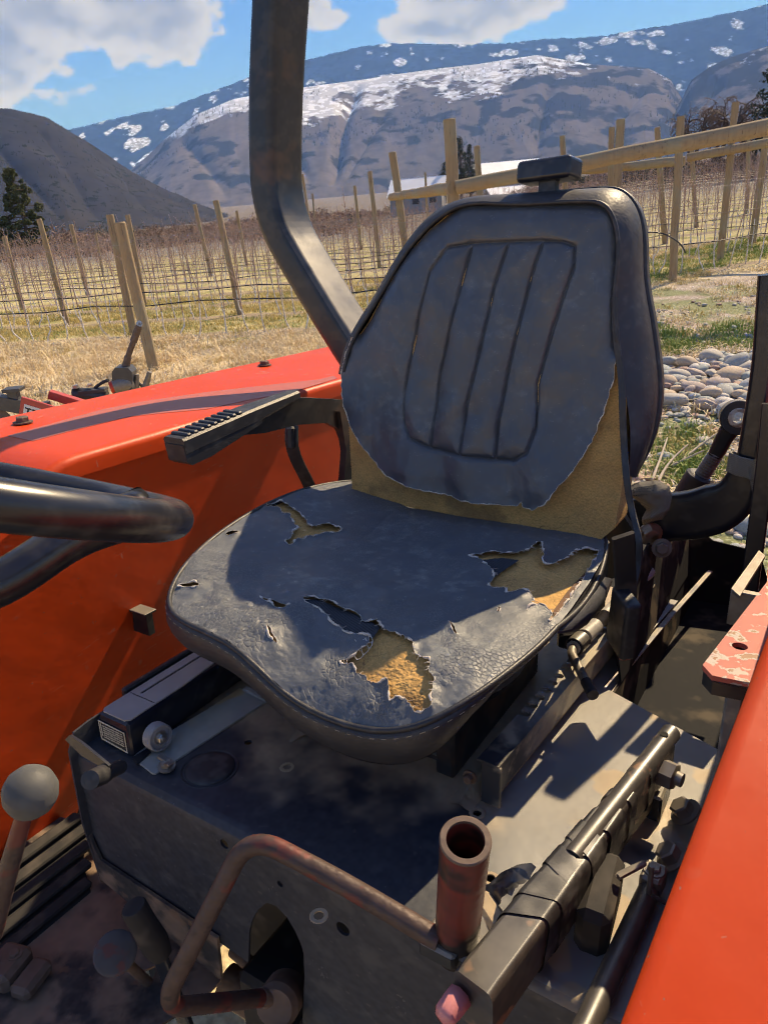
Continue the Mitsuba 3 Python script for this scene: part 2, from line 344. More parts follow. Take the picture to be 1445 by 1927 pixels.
def rough_line(P, amp, step, seed, closed=True):
    """a torn edge: the polyline with uneven small teeth"""
    L = LineString(list(P) + ([P[0]] if closed else [])); n = max(8, int(L.length / step))
    q = A([L.interpolate(i / n, normalized=True).coords[0] for i in range(n if closed else n + 1)])
    rng = np.random.default_rng(seed)
    j = rng.normal(0, amp, q.shape); j = (j + np.roll(j, 1, 0)) / 1.5
    if not closed: j[0] = j[-1] = 0
    return q + j

# ---- the setting
def ground_z(u, v):
    u, v = np.asarray(u, float), np.asarray(v, float)
    a = np.clip(u / np.maximum(v, 1.) / .42, 0, 1); w = 1 - .85 * a * a * (3 - 2 * a)
    return -.028 * np.maximum(0, v - 11.) * w * np.where(v < 900, 1, 900 / np.maximum(v, 1))
AL = unit([.958, -.287]); OL = A([-1.02, 10.97]); NL = A([.287, .958])
AR = unit([.96, .26]); OR = A([5.157, 13.40]); NR = A([-.26, .96]); PITCH = 2.1
def c_ground(p, n, uv):
    a = f3(p, 1.7, 4); b = f3(p, 14., 4); c3 = f3(p, .5, 3); fine = f3(p, 70., 3)
    ang = p.x / dr.maximum(p.y, 1.)
    rl = (p.x - float(OL[0])) * float(NL[0]) + (p.y - float(OL[1])) * float(NL[1])
    rr = (p.x - float(OR[0])) * float(NR[0]) + (p.y - float(OR[1])) * float(NR[1])
    d = dr.select(ang < .12, rl, rr) / PITCH
    k = dr.abs(d - dr.round(d)) * PITCH + (a - .5) * .35
    strip = (1 - ss(.18, .5, k)) * ss(-.35, -.1, d)
    grass = mix((.34, .285, .12), (.49, .42, .21), b); grass = mix(grass, (.19, .195, .05), ss(.50, .68, a) * .75)
    straw = mix((.64, .53, .34), (.46, .37, .22), b); straw = mix(straw, (.15, .12, .09), ss(.55, .72, a) * .7)
    soil = mix((.27, .205, .15), (.18, .135, .10), b)
    c = mix(straw, grass, ss(-.45, -.05, d))
    gravel = mix(mix((.40, .325, .245), (.29, .23, .175), b), (.62, .59, .54), ss(.60, .72, fine))
    gravel = mix(gravel, (.115, .16, .035), ss(.55, .66, f3(p, 1.1, 4)) * .7)
    right = ss(.05, .2, ang) * (1 - ss(-.75, -.3, d))
    c = mix(c, gravel, right)
    c = mix(c, mix((.17, .145, .105), (.115, .10, .08), c3), ss(34., 60., p.y))
    c = mix(c, soil, strip * .85 * ss(.25, .5, a + .1))
    return c * (.62 + .76 * fine)
material('field_ground', c_ground, .95, bump=lambda p, n, uv: f3(p, 26., 4), scale=.03, eps=4e-3)
rs = np.concatenate([np.linspace(.3, 14, 90), np.geomspace(14.3, 5200, 130)]); an = np.radians(np.concatenate([np.arange(-180, -40, 10), np.arange(-40, 40, 1.), np.arange(40, 180, 10)]))
RR, AN = np.meshgrid(rs, an, indexing='ij'); gu, gv = RR * np.sin(AN), RR * np.cos(AN)
gz = ground_z(gu, gv) + np.where(RR < 60, (nfbm(np.stack([gu * .9, gv * .9, 0 * gu], -1), 3, 4) - .5) * .07 * np.clip((RR - 2) / 4, 0, 1), 0)
m_, n_ = gu.shape
F = [q for i in range(m_ - 1) for j in range(n_) for q in ((i * n_ + j, (i + 1) * n_ + j, (i + 1) * n_ + (j + 1) % n_), (i * n_ + j, (i + 1) * n_ + (j + 1) % n_, i * n_ + (j + 1) % n_))]
V = np.stack([gu, gv, gz], -1).reshape(-1, 3); V = np.vstack([V, [[0, 0, 0]]]); F += [(len(V) - 1, j, (j + 1) % n_) for j in range(n_)]
gm = trimesh.Trimesh(V, F, process=False)
if gm.face_normals[:, 2].mean() < 0: gm.invert()
put('ground', gm, 'field_ground', True); tag('ground', 'dry golden orchard grass, bare soil rows and gravelly headland behind the tractor', 'ground', kind='structure')

# mountains: ridge lines as (azimuth, elevation) seen from the yard, each at its own distance of some kilometres
def mountain(name, ridge, d_foot, d_ridge, z_foot, mat, label, gully, seed, power=1.0, rough=.16, nu=520, nv=130, tree=0):
    az_, el_ = A(ridge).T
    o = np.argsort(az_); a = np.linspace(az_[o[0]], az_[o[-1]], int(nu * 1.6))
    nu = len(a); e = np.interp(a, az_[o], el_[o])
    top = np.tan(np.radians(e)) * d_ridge + 1.85
    t = np.linspace(0, 1.35, nv)[:, None]
    dist = d_foot + (d_ridge - d_foot) * t
    x, y = dist * np.sin(np.radians(a)), dist * np.cos(np.radians(a))
    prof = np.where(t < 1, np.clip(t, 0, 1) ** power, 1 - (t - 1) * .9)
    wob = nnoise(np.stack([a[None] * .16 + 0 * t, t * 2.4 + 0 * a[None], 0 * x], -1), seed) * 1.3
    g1 = nfbm(np.stack([a[None] * gully + wob, t * .45 + 0 * a[None], 0 * x], -1), 5, seed)
    ridg = g1 * 1.7
    g2 = nfbm(np.stack([x * .0016, y * .0009, 0 * x], -1), 4, seed + 5)
    amp = (top - z_foot)[None] * np.clip(t, 0, 1) ** .7 * np.clip(1 - t, 0, 1) ** .6
    z = z_foot + (top - z_foot)[None] * prof + amp * (ridg * rough - rough * .5) + amp * (g2 - .5) * .09 - carve(a, t, top - z_foot)
    if tree: z += tree * nnoise(np.stack([x * .06, y * .06, 0 * x], -1), seed + 9) * (t > .55)
    i, j = np.meshgrid(np.arange(nv - 1), np.arange(nu - 1), indexing='ij'); q = (i * nu + j).ravel()
    Fm = np.vstack([np.stack([q, q + 1, q + nu + 1], 1), np.stack([q, q + nu + 1, q + nu], 1)])
    m = trimesh.Trimesh(np.stack([x, y, z], -1).reshape(-1, 3), Fm, process=False)
    if m.face_normals[:, 2].mean() < 0: m.invert()
    MOUNT[name] = m; put(name, m, mat, True); tag(name, label, 'mountain', kind='structure')
SNOW_LO, SNOW_HI = 395., 560.
def c_front(p, n, uv):
    a = f3(p, .006, 5); b = f3(p, .03, 4); c5 = f3(p, .0016, 3)
    ang = p.x / 4000.
    st_ = fbm(p.x * .024, p.y * .003, p.z * .008, 5); c = mix((.185, .158, .132), (.085, .080, .078), ss(.15, .9, b * .5 + st_ * .55))
    c = mix(c, (.16, .135, .105), ss(.48, .68, c5) * .6)
    tr = ss(.50, .62, f3(p, .011, 5) + .10 * ss(.05, .25, ang) - .05)
    c = mix(c, (.022, .030, .034), tr * .85)
    # the snow lies on the crest and runs out in tongues below it
    crest = p.z / 4150.
    line = .083 + .016 * ss(-.06, .14, ang) + .003 * ss(.2, .3, ang)
    s = ss(.0, .010, crest - line + (a - .5) * .075 + (b - .5) * .045)
    sp = ss(.50, .60, f3(p, .04, 4))
    return mix(c, (.82, .85, .90), s * (.62 + .38 * sp))
def c_back(p, n, uv):
    a = f3(p, .006, 5); b = f3(p, .035, 3)
    c = mix((.010, .020, .036), (.020, .032, .046), b)
    cl = (.35 + .65 * ss(.42, .6, f3(p, .05, 3))) * ss(.635, .69, fbm(p.x * .0085 + 3., p.y * .0018, p.z * .0085, 4) + .05 * (1 - ss(.0, .08, dr.abs(p.x / 6500. + .25))))
    return mix(c, (.80, .84, .90), cl)
def c_left(p, n, uv):
    a = f3(p, .02, 5); b = f3(p, .12, 3)
    c = mix((.026, .028, .033), (.052, .049, .046), a); c = mix(c, (.10, .082, .062), ss(.52, .72, f3(p, .006, 3)) * .55)
    return mix(c, (.02, .026, .022), ss(.60, .68, b) * ss(.45, .6, a) * .9)
material('front_hill', c_front, 1., specular=.0)
material('back_ridge', c_back, 1., specular=.0)
material('left_hill', c_left, 1., specular=.0)
MOUNT = {}
RAVINES = []
def carve(a, t, H):
    out = 0 * a[None] + 0 * t
    for a_top, a_bot, t0, w, dep in RAVINES:
        c = a_bot + (a_top - a_bot) * np.clip(t, 0, 1) + .30 * np.sin(t * 5 + a_top); d = np.abs(a[None] - c) / w
        out = out + dep * H[None] * np.exp(-d ** 1.3) * np.clip((t - .08) / .2, 0, 1) * np.clip((t0 - t) / .15, 0, 1)
    return out
RB = [(-85, 5.), (-60, 6.5)] + [(-45.32,1.74),(-36.82,2.35),(-28.92,2.95),(-20.77,4.32),(-18.05,4.93),(-14.96,5.4),(-11.46,5.87),(-6.7,7.12),(-2.35,7.95),(1.25,8.42),(3.37,8.43),(7.2,8.01),(10.66,7.73),(13.04,7.71),(15.38,7.54),(17.02,7.47),(18.94,7.55),(21.43,7.56),(23.53,7.69),(24.98,7.75),(26.25,7.88),(32.96,7.75),(42.03,5.87)] + [(60, 9.), (85, 7.)]
RF = [(-85, 1.)] + [(-34.92,0.8),(-20.53,0.13),(-16.1,1.74),(-14.13,2.89),(-12.52,4),(-10.17,5.33),(-7.58,6.07),(-4.69,6.37),(-1.81,6.48),(1.07,6.57),(3.23,6.7),(6.44,6.79),(8.91,6.8),(10.65,6.87),(12.71,6.93),(14.4,6.49),(16.08,6.07),(17.74,5.77),(19.7,5.43),(21.08,4.63),(22.44,2.55),(23.83,0.98),(26.44,-0.42),(31.86,-1.77)] + [(60, 3.5), (85, 3.)]
RR_ = [] + [(18.71,-0.73),(20.58,1.66),(21.61,3.09),(22.29,4.49),(23.17,5.02),(24.33,5.44),(26.49,5.77),(30.73,5.86),(40.17,5.32)] + [(60, 7.5), (85, 5.)]
RL = [(-85, 4.), (-60, 5.5)] + [(-48.07,7.12),(-37.2,7.6),(-27.71,6.91),(-22.12,6.28),(-20.94,6.08),(-19.64,5.67),(-18.39,4.85),(-16.99,3.81),(-15.57,2.61),(-13.43,1.13),(-10.82,-0.3),(-8.76,-1.24),(-4.43,-2.69)] + []
mountain('back_mountain', RB, 5600, 7600, -45, 'back_ridge', 'dark blue forested ridge with scattered snow clearings along the skyline', .5, 11, rough=.05, tree=16)
RAVINES = [(1.2, -2.2, .95, .40, .09), (-5.6, -3.2, .85, .35, .05), (-11.5, -9.2, .9, .5, .05), (4.2, -1.0, .7, .22, .04), (14.5, 12.2, .8, .35, .05), (20.5, 16.5, .9, .5, .08)]
mountain('grassy_mountain', RF, 3150, 4300, -40, 'front_hill', 'brown gullied mountain with a band of snow across its crest', .55, 5, rough=.07, nu=760, nv=200)
RAVINES = [(24, 22, .9, .7, .07), (27.5, 26, .9, .6, .06)]
mountain('snowy_hill', RR_, 3050, 4000, -40, 'front_hill', 'pale hill with snow at the right edge of the photo, behind the bare willow', .5, 8, rough=.06, nu=240)
RAVINES = [(-21, -17, .9, .8, .05), (-16.5, -13, .9, .6, .05), (-24, -20, .8, .5, .04)]
mountain('scree_hill', RL, 1080, 1500, -28, 'left_hill', 'dark scree hillside with scattered pines at the left', .35, 17, power=1.0, rough=.05, tree=2.5)

rngp = np.random.default_rng(91)
def little_pine(seed):
    r_ = np.random.default_rng(seed); V, Fq = [], []
    for i in range(26):
        z = i / 26; w = .24 * (1 - z) ** .8 * r_.uniform(.6, 1.2); a_ = r_.uniform(0, 6.28); k = len(V)
        for s in range(5): an_ = a_ + s * 1.2566; V.append([w * math.cos(an_) * r_.uniform(.5, 1.3), w * math.sin(an_) * r_.uniform(.5, 1.3), z * .95 + .04 - .03 * r_.uniform()])
        V.append([0, 0, z + .10]); Fq += [(k + s, k + (s + 1) % 5, k + 5) for s in range(5)]
    return trimesh.Trimesh(V, Fq, process=False)
material('hill_pine', (.020, .028, .018), .9)
for s_ in range(3): scene[f'hill_pine_{s_}'] = {'type': 'shapegroup', 'tree': mikit.ply(little_pine(s_), 'mat_hill_pine')}
def scatter_pines(key, label, mesh, n, h, keep):
    c = mesh.triangles_center; ar = mesh.area_faces; ok = keep(c); idx = np.nonzero(ok)[0]; pr_ = ar[idx] / ar[idx].sum()
    for i, k in enumerate(rngp.choice(idx, n, p=pr_)):
        p_ = c[k]; q = h * rngp.uniform(.6, 1.4)
        scene[f'{key}__{i + 1:03d}'] = {'type': 'instance', 'shapegroup': {'type': 'ref', 'id': f'hill_pine_{i % 3}'}, 'to_world': T4().translate(p_.tolist()).rotate([0, 0, 1], float(rngp.uniform(0, 360))).scale(float(q))}
    tag(key, label, 'pines', kind='stuff')
def clumpy(c, s, th): return nfbm(c * s, 3, 44) > th
scatter_pines('hill_pines', 'scattered small dark pines dotting the scree hillside', MOUNT['scree_hill'], 800, 3.6, lambda c: (np.abs(np.degrees(np.arctan2(c[:, 0], c[:, 1]))) < 40) & clumpy(c, .006, .52))
scatter_pines('mountain_pines', 'dark pines in the ravines and on the right flank of the grassy mountain', MOUNT['grassy_mountain'], 1500, 11., lambda c: (np.abs(np.degrees(np.arctan2(c[:, 0], c[:, 1]))) < 32) & (clumpy(c, .0035, .56) | ((c[:, 0] / c[:, 1] > .16) & clumpy(c, .005, .46))) & (c[:, 2] > 120))

# ---- wood posts
def c_wood(p, n, uv):
    a = fbm(p.x * 60., p.y * 60., p.z * 2.5, 4); b = f3(p, 3., 3)
    c = mix((.34, .25, .145), (.235, .175, .105), a)
    c = mix(c, (.27, .25, .17), ss(.45, .65, b) * .6)
    return mix(c, (.10, .075, .05), ss(.68, .75, a) * .6)
material('post_wood', c_wood, .85, bump=lambda p, n, uv: fbm(p.x * 90., p.y * 90., p.z * 4., 3), scale=.004)
def post_mesh(u, v, z, lean, h, r, seed, dip=0.):
    rng = np.random.default_rng(seed); n = 7
    t = np.linspace(0, 1, n); path = np.stack([u + lean * t + rng.normal(0, .004, n), v + dip * t + rng.normal(0, .004, n), z - .08 + (h + .08) * t], 1)
    path = np.vstack([path, path[-1] + unit(path[-1] - path[-2]) * .012])
    return tube(path, np.concatenate([r * (1.06 - .10 * t), [r * .80]]), 12)
POSTS = [(-2.628,9.044,-0,-0.051,1.702),(-3.794,12.312,-0.037,0.028,1.809),(-5.787,14.806,-0.107,-0.036,1.898),(-2.27,13.817,-0.079,-0.113,1.918),(-4.921,25.379,-0.403,-0.153,2.182),(-4.924,17.232,-0.175,0.023,1.886),(-8.286,18.683,-0.215,0.038,1.696),(-7.842,22.028,-0.309,0.001,1.867),(-10.377,31.404,-0.571,0.062,1.601),(-4.369,29.815,-0.527,-0.091,1.951),(-3.095,56.47,-1.273,0.091,2.973),(-2.32,38.869,-0.78,-0.123,3.421),(0.506,22.193,-0.311,-0.064,2.53),(0.035,34.431,-0.656,-0.053,2.578),(1.058,17.051,-0.161,-0.224,2.617),(1.317,10.882,-0,-0.006,2.563),(3.425,21.797,-0.221,-0.108,2.818),(3.871,44.219,-0.841,0.005,3.131),(4.475,13.876,-0.022,0.072,2.554),(5.056,15.812,-0.037,-0.043,2.541),(5.102,19.088,-0.092,-0.2,2.647),(5.131,12.664,-0.007,-0.055,2.443),(6.955,14.916,-0.016,0.002,2.709),(8.836,17.466,-0.027,0.053,2.233),(7.562,19.265,-0.037,-0.388,2.6),(10.019,23.206,-0.051,-0.343,2.136),(13.436,27.122,-0.068,-0.244,2.393)]
POST_R = [.068, .062, .050, .055, .05, .05, .045, .045, .04, .045, .05, .05, .05, .05, .072, .085, .068, .05, .075, .055, .055, .062, .062, .062, .055, .05, .05]
NAMED = {0: 'thick leaning brown post standing behind the black hydraulic cylinder', 1: 'grey green post just left of the thick leaning post', 3: 'leaning post left of the roll bar in the first tree rows',
         14: 'post at the left end of the long horizontal rail', 15: 'thick post holding up the rail left of the seat back knob', 18: 'thick tilted post behind the right end of the seat back knob',
         21: 'tall weathered post nearest on the right, in front of the gravel', 22: 'tall post crossed by both rails, second from the right edge', 23: 'post under the rails closest to the right edge'}
for i, ((u, v, z, ln, h), r) in enumerate(zip(POSTS, POST_R)):
    k = thing('wooden_post', NAMED.get(i, 'slim wooden trellis post among the bare young trees ' + ('left of the roll bar' if i < 10 else 'between roll bar and seat back' if i < 14 else 'right of the seat back knob')), 'post', None if i in NAMED else 'slim trellis posts in the orchard')
    put(k, post_mesh(u, v, z, ln, h, r * min(1.25, max(1., v / 15.)), i, dip=.0), 'post_wood', 40)
RAIL1 = [(6.337,8.6,2.236),(4.383,8.6,2.07)] + [(3.006,10.8,1.952),(1.45,10.8,1.761)] + [(0.807,16.9,1.624)]
def rail(P, r, label, seed):
    k = thing('wooden_rail', label, 'rail'); q = A(P, float); rng = np.random.default_rng(seed)
    path = A([q[0] + (q[-1] - q[0]) * t for t in np.linspace(0, 1, 14)]); path[1:-1] += rng.normal(0, .006, (12, 3))
    put(k, tube(path, np.linspace(r * 1.08, r * .92, 14), 14), 'post_wood', 40)
# the long rail is two poles that meet at the thick post
rail([RAIL1[0], RAIL1[1]], .075, 'long thick horizontal rail at the upper right, nearest of the rails', 1) if False else None
Pa, Pb, Pc = [(6.823,9.6,2.29)]+[(1.343,10.75,1.743)]+[(0.739,16.9,1.609)]
rail([Pa, Pb], .098, 'long thick horizontal rail running from the right edge to the thick post', 1)
rail([(Pb[0] - .03, Pb[1] + .05, Pb[2]), Pc], .080, 'rail from the thick post to the slimmer post left of it', 2)
Pd, Pe, Pf = [(9.779,13.2,2.213)]+[(6.27,15.2,1.856)]+[(2.813,18,1.788)]
rail([Pd, Pe], .085, 'second horizontal rail, below and behind the nearest rail', 3)
rail([(Pe[0] - .02, Pe[1] + .08, Pe[2] - .05), Pf], .08, 'far rail half hidden by the black seat back knob', 4)

# ---- young trees: white painted foot, bare brown stem and shoots
material('white_trunk', lambda p, n, uv: mix((.68, .66, .62), (.44, .40, .35), ss(.45, .72, f3(p, 24.))), .8)
material('bare_bark', lambda p, n, uv: mix((.27, .175, .145), (.40, .30, .26), f3(p, 9.)), .8)
def tree_meshes(seed, lod):
    rng = np.random.default_rng(seed); H = rng.uniform(1.35, 1.75); hp = rng.uniform(.34, .5); sd = 5 if lod == 0 else 3
    kink = rng.normal(0, .05, 2); kz = rng.uniform(.10, .22)
    zz = np.array([-.04, kz * .5, kz, kz + .06, hp]); off = np.array([0, .35, .9, 1., 1.])
    base = np.stack([kink[0] * off - kink[0], kink[1] * off - kink[1], zz], 1)
    tr = tube(base, np.linspace(.0125, .0095, 5), sd + 1)
    top = [base[-1]]
    for i in range(6): top.append(top[-1] + A([*rng.normal(0, .012, 2), (H - hp) / 6]))
    br = [tube(top, np.linspace(.0092, .0028, 7), sd)]
    for i in range(rng.integers(9, 15) if lod == 0 else 7):
        z = rng.uniform(hp + .1, H - .1); k = np.interp(z, [q[2] for q in top], range(7)); b0 = A([np.interp(k, range(7), [q[c] for q in top]) for c in range(3)])
        a = rng.uniform(0, 6.28); L = rng.uniform(.10, .38) * (1.15 - .5 * (z - hp) / (H - hp))
        d = A([math.cos(a), math.sin(a), rng.uniform(.2, 1.1)]); d /= np.linalg.norm(d)
        br.append(tube([b0, b0 + d * L * .5 + rng.normal(0, .012, 3), b0 + d * L + A([0, 0, rng.uniform(-.03, .06)])], [.0038, .0028, .0015] if lod == 0 else [.0042, .0034, .002], 3))
    return tr, trimesh.util.concatenate(br)
NEAR = [tuple(mikit.ply(m, 'mat_' + b, smooth=True) for m, b in zip(tree_meshes(s, 0), ('white_trunk', 'bare_bark'))) for s in range(10)]
for s in range(6):
    a, b = tree_meshes(50 + s, 1)
    scene[f'far_tree_{s}'] = {'type': 'shapegroup', 'trunk': mikit.ply(a, 'mat_white_trunk'), 'branches': mikit.ply(b, 'mat_bare_bark')}
rng = np.random.default_rng(7); spots = []
for blk, (O, D, N) in enumerate(((OL, AL, NL), (OR, AR, NR))):
    for r in range(0, 24):
        o = O + N * PITCH * r; step = .34 if r < 6 else .62
        for s in np.arange(-60, 60, step):
            u, v = o + D * (s + rng.normal(0, .03)) + N * rng.normal(0, .03)
            if v < 6 or u / v < -.62 or u / v > .66: continue
            if (blk == 0 and u / v > .12) or (blk == 1 and u / v <= .12): continue
            if v > 62: continue
            spots.append((math.hypot(u, v), u, v, blk, r))
spots.sort()
def behind(u, v):   # what the seat and the roll bar never let anyone at the tractor's front see
    return .11 < u / v < .34 and v < 22
spots = [q for q in spots if not behind(q[1], q[2])]
i = 0
ROWN = ['nearest', 'second', 'third', 'fourth', 'fifth', 'sixth', 'seventh', 'eighth', 'ninth', 'tenth'] + ['farther'] * 20
for n_i, (dd, u, v, blk, rw) in enumerate(spots):
    z = float(ground_z(u, v)); sc = rng.uniform(.88, 1.10) * (1.12 if blk else 1.0); rz = rng.uniform(0, 360)
    M = T4().translate([u, v, z]).rotate([rng.normal(0, 1), rng.normal(0, 1), .0001], rng.normal(0, 2.5)).rotate([0, 0, 1], rz).scale([1, 1, sc])
    if n_i < 300:
        k = thing('young_tree', f'bare white footed young tree in the {ROWN[rw]} orchard row ' + ('left of the seat' if blk == 0 else 'right of the seat'), 'young tree', 'young trees in the front rows of the orchard')
        a, b = NEAR[n_i % 10]
        scene[k + '__trunk'] = {**a, 'to_world': M}; scene[k + '__branches'] = {**b, 'to_world': M}
    else:
        i += 1; scene[f'orchard_trees__{i:03d}'] = {'type': 'instance', 'shapegroup': {'type': 'ref', 'id': f'far_tree_{n_i % 6}'}, 'to_world': M}
tag('orchard_trees', 'many bare young trees filling the farther rows of the orchard', 'orchard', kind='stuff')

# drip hoses and wires along the rows
material('hose_black', (.022, .024, .028), .5)
material('wire_grey', (.30, .29, .28), .5, metallic=.5)
for blk, (O, D, N) in enumerate(((OL, AL, NL), (OR, AR, NR))):
    for r in range(7):
        o = O + N * PITCH * r; s = np.arange(-60, 60, .9 if r < 4 else 1.5)
        P = o + D[None] * s[:, None]; an_ = P[:, 0] / np.maximum(P[:, 1], .1)
        ok = (P[:, 1] > 6) & ((an_ < .13) if blk == 0 else (an_ > .11)) & (np.abs(an_) < .7)
        P = P[ok]
        if len(P) < 4: continue
        z = ground_z(P[:, 0], P[:, 1]); sag = .03 * np.sin(np.arange(len(P)) * 2.4 + r) + rng.normal(0, .008, len(P))
        k = thing('drip_hose', f'black drip hose slung along the {ROWN[r]} tree row ' + ('left of the seat back' if blk == 0 else 'right of the seat'), 'hose', 'drip hoses along the orchard rows')
        put(k, tube(np.stack([P[:, 0], P[:, 1], z + .50 + sag], 1), .009, 5), 'hose_black', True)
        if r < 6:
            for hz in (.95, 1.38):
                k = thing('trellis_wire', f'thin {"lower" if hz < 1 else "upper"} trellis wire over the {ROWN[r]} tree row ' + ('left of the seat back' if blk == 0 else 'right of the seat'), 'wire', 'trellis wires along the orchard rows')
                put(k, tube(np.stack([P[:, 0], P[:, 1], z + hz + sag * .2], 1), .0028, 3), 'wire_grey', True)
# a loose black hose end that sticks out by the nearest post on the right
k = thing('loose_hose', 'loose black hose end curling past the nearest right post', 'hose')
LH = [(4.456,12.4,0.814),(4.668,12.4,0.82),(4.841,12.4,0.774),(5,12.4,0.688),(5.128,12.4,0.581),(5.198,12.4,0.462)]
put(k, tube(spline(LH, 24), .011, 7), 'hose_black', True)

# ---- farm buildings across the valley
material('white_roof', lambda p, n, uv: mix((.78, .79, .80), (.62, .63, .64), f3(p, .8)), .55)
material('grey_boards', lambda p, n, uv: mix((.30, .31, .33), (.20, .21, .22), noise(p.x * 3., p.y * 3., p.z * .2)), .8)
material('dark_window', (.03, .035, .045), .2)
def building(name, label, at, rz, w, d, h, rise, over=.5, wins=3):
    t = thing(name, label, name.replace('_', ' '))
    M = trimesh.transformations.rotation_matrix(math.radians(rz), [0, 0, 1]); M[:3, 3] = at
    def pm(n_, m, mat, sm=False):
        m = mesh_of(m).copy(); m.apply_transform(M); k = key_free(f'{t}__{n_}'); put(k, m, mat, sm); return k
    prof = [(-d / 2, -2), (d / 2, -2), (d / 2, h), (0, h + rise), (-d / 2, h)]
    pm('wall', plate(prof, [-w / 2, 0, 0], [0, 1, 0], [0, 0, 1], w), 'grey_boards')
    for s in (-1, 1):
        L = math.hypot(d / 2, rise); ang = math.atan2(rise, d / 2)
        c = [0, s * (d / 4 + over * .25), h + rise / 2 + .14 - over * .12]
        ax = np.stack([[1, 0, 0], [0, s * math.cos(ang), -math.sin(ang)], np.cross([1, 0, 0], [0, s * math.cos(ang), -math.sin(ang)])], 1)
        pm('roof_slope', obox(c, ax, [w / 2 + over, L / 2 + over * .5, .06], .01), 'white_roof')
    for i in range(wins):
        x = (i - (wins - 1) / 2) * w / wins
        pm('window', box(x - .6, x + .6, -d / 2 - .04, -d / 2 + .02, h * .35, h * .75, .01), 'dark_window')
    pm('gable_window', box(-w / 2 - .04, -w / 2 + .02, -.6, .6, h * .5, h * .9, .01), 'dark_window')
H1, = [(11.838,150,-1.919)]
building('farmhouse', 'grey farmhouse with a bright white gable roof left of the thick rail post', (H1[0], H1[1], H1[2] - .6), -14, 9.5, 9, 2.2, 2.7)
H2, = [(31.627,170,1.164)]
building('barn', 'long low barn with a white metal roof seen over the seat back, upper of two', (H2[0], H2[1], H2[2] - .2), 8, 14, 9, 1.2, 2.0, wins=4)
H3, = [(25.701,130,-1.725)]
building('shed', 'low white roofed shed in front of the long barn', (H3[0], H3[1], H3[2] - 1.), 6, 8.5, 6, 1.4, 1.2, wins=2)

# ---- conifers and bare trees
def c_needle(p, n, uv): return mix((.030, .042, .014), (.105, .112, .036), f3(p, 1.6, 3))
def c_needle2(p, n, uv): return mix((.016, .026, .018), (.040, .055, .034), f3(p, 1.2, 3))
material('pine_needles', c_needle, .85)
material('spruce_needles', c_needle2, .85)
material('tree_bark', (.10, .075, .06), .9)
material('willow_twigs', lambda p, n, uv: mix((.13, .085, .06), (.20, .135, .09), f3(p, .9)), .9)
material('red_brush', lambda p, n, uv: mix((.22, .13, .10), (.30, .22, .17), f3(p, .6)), .9)
def leaf_cloud(centres, radii, n_each, size, rng, flat=.75):
    """many small needle tufts round the given centres"""
    Vv = []
    for c, r in zip(centres, radii):
        q = rng.normal(0, 1, (n_each, 3)); q /= np.linalg.norm(q, axis=1, keepdims=True); q *= r * rng.uniform(.25, 1, (n_each, 1)) ** .5; q[:, 2] *= flat
        Vv.append(q + c)
    c = np.vstack(Vv); n = len(c); a = rng.normal(0, 1, (n, 3)); a /= np.linalg.norm(a, axis=1, keepdims=True); b = np.cross(a, rng.normal(0, 1, (n, 3))); b /= np.linalg.norm(b, axis=1, keepdims=True)
    s = size * rng.uniform(.6, 1.4, (n, 1))
    V = np.stack([c - a * s, c + b * s * .45, c + a * s, c - b * s * .45], 1).reshape(-1, 3); k = np.arange(n) * 4
    return trimesh.Trimesh(V, np.vstack([np.stack([k, k + 1, k + 2], 1), np.stack([k, k + 2, k + 3], 1)]), process=False)
def conifer(name, label, at, H, W, seed, mat, dense=60, group=None):
    rng = np.random.default_rng(seed); t = thing(name, label, 'tree', group); at = A(at)
    trunk = tube(A([at + [0, 0, -1.], at + [W * .03, 0, H * .5], at + [0, 0, H * .97]]), [H * .028, H * .018, H * .003], 8)
    cs, rr = [], []; brs = []
    for z in np.arange(.12, .98, .045):
        R = W / 2 * (1 - z) ** .62 * (.55 + .45 * min(1, z / .22)); nb = max(3, int(7 * (1 - z) + 3))
        for i in range(nb):
            a = rng.uniform(0, 6.28); q = rng.uniform(.35, 1.05) * R
            tip = at + [math.cos(a) * q, math.sin(a) * q, H * (z + rng.uniform(-.02, .02)) - q * .12]
            cs.append(tip); rr.append(H * rng.uniform(.030, .062)); brs.append(rod(at + [0, 0, H * z], tip, H * .006, H * .002, 4))
    put(t + '__trunk', trunk, 'tree_bark'); put(t + '__branches', trimesh.util.concatenate(brs), 'tree_bark')
    put(t + '__crown', leaf_cloud(cs, rr, dense, H * .012, rng), mat, False)
C1, = [(-31.064,75,-1.271)]
conifer('pine_tree', 'lone tall green pine at the far left beyond the orchard', (C1[0], C1[1], C1[2]), 7.3, 5.6, 1, 'pine_needles', 200)
for (x, y, v, H, W), lab in zip(((868, 372, 140, 9.5, 4.2), (886, 372, 150, 9., 4.), (838, 372, 150, 6., 3.4), (8, 470, 95, 4., 4.), (1448, 300, 70, 10.2, 4.6)),
        ('dark conifer just right of the thick rail post', 'dark conifer between the rail post and the barn roof', 'short dark conifer by the farmhouse roof', 'low dark tree at the left edge below the scree hill', 'dark conifer cut by the right edge above the rails')):
    P0 = {868: [(18.354,140,-1.236)], 886: [(21.46,150,-1.603)], 838: [(16.678,150,-1.211)], 8: [(-42.363,95,-1.488)], 1448: [(36.222,70,1.162)]}[x][0]
    conifer('conifer', lab, P0, H, W, x, 'spruce_needles', 50)
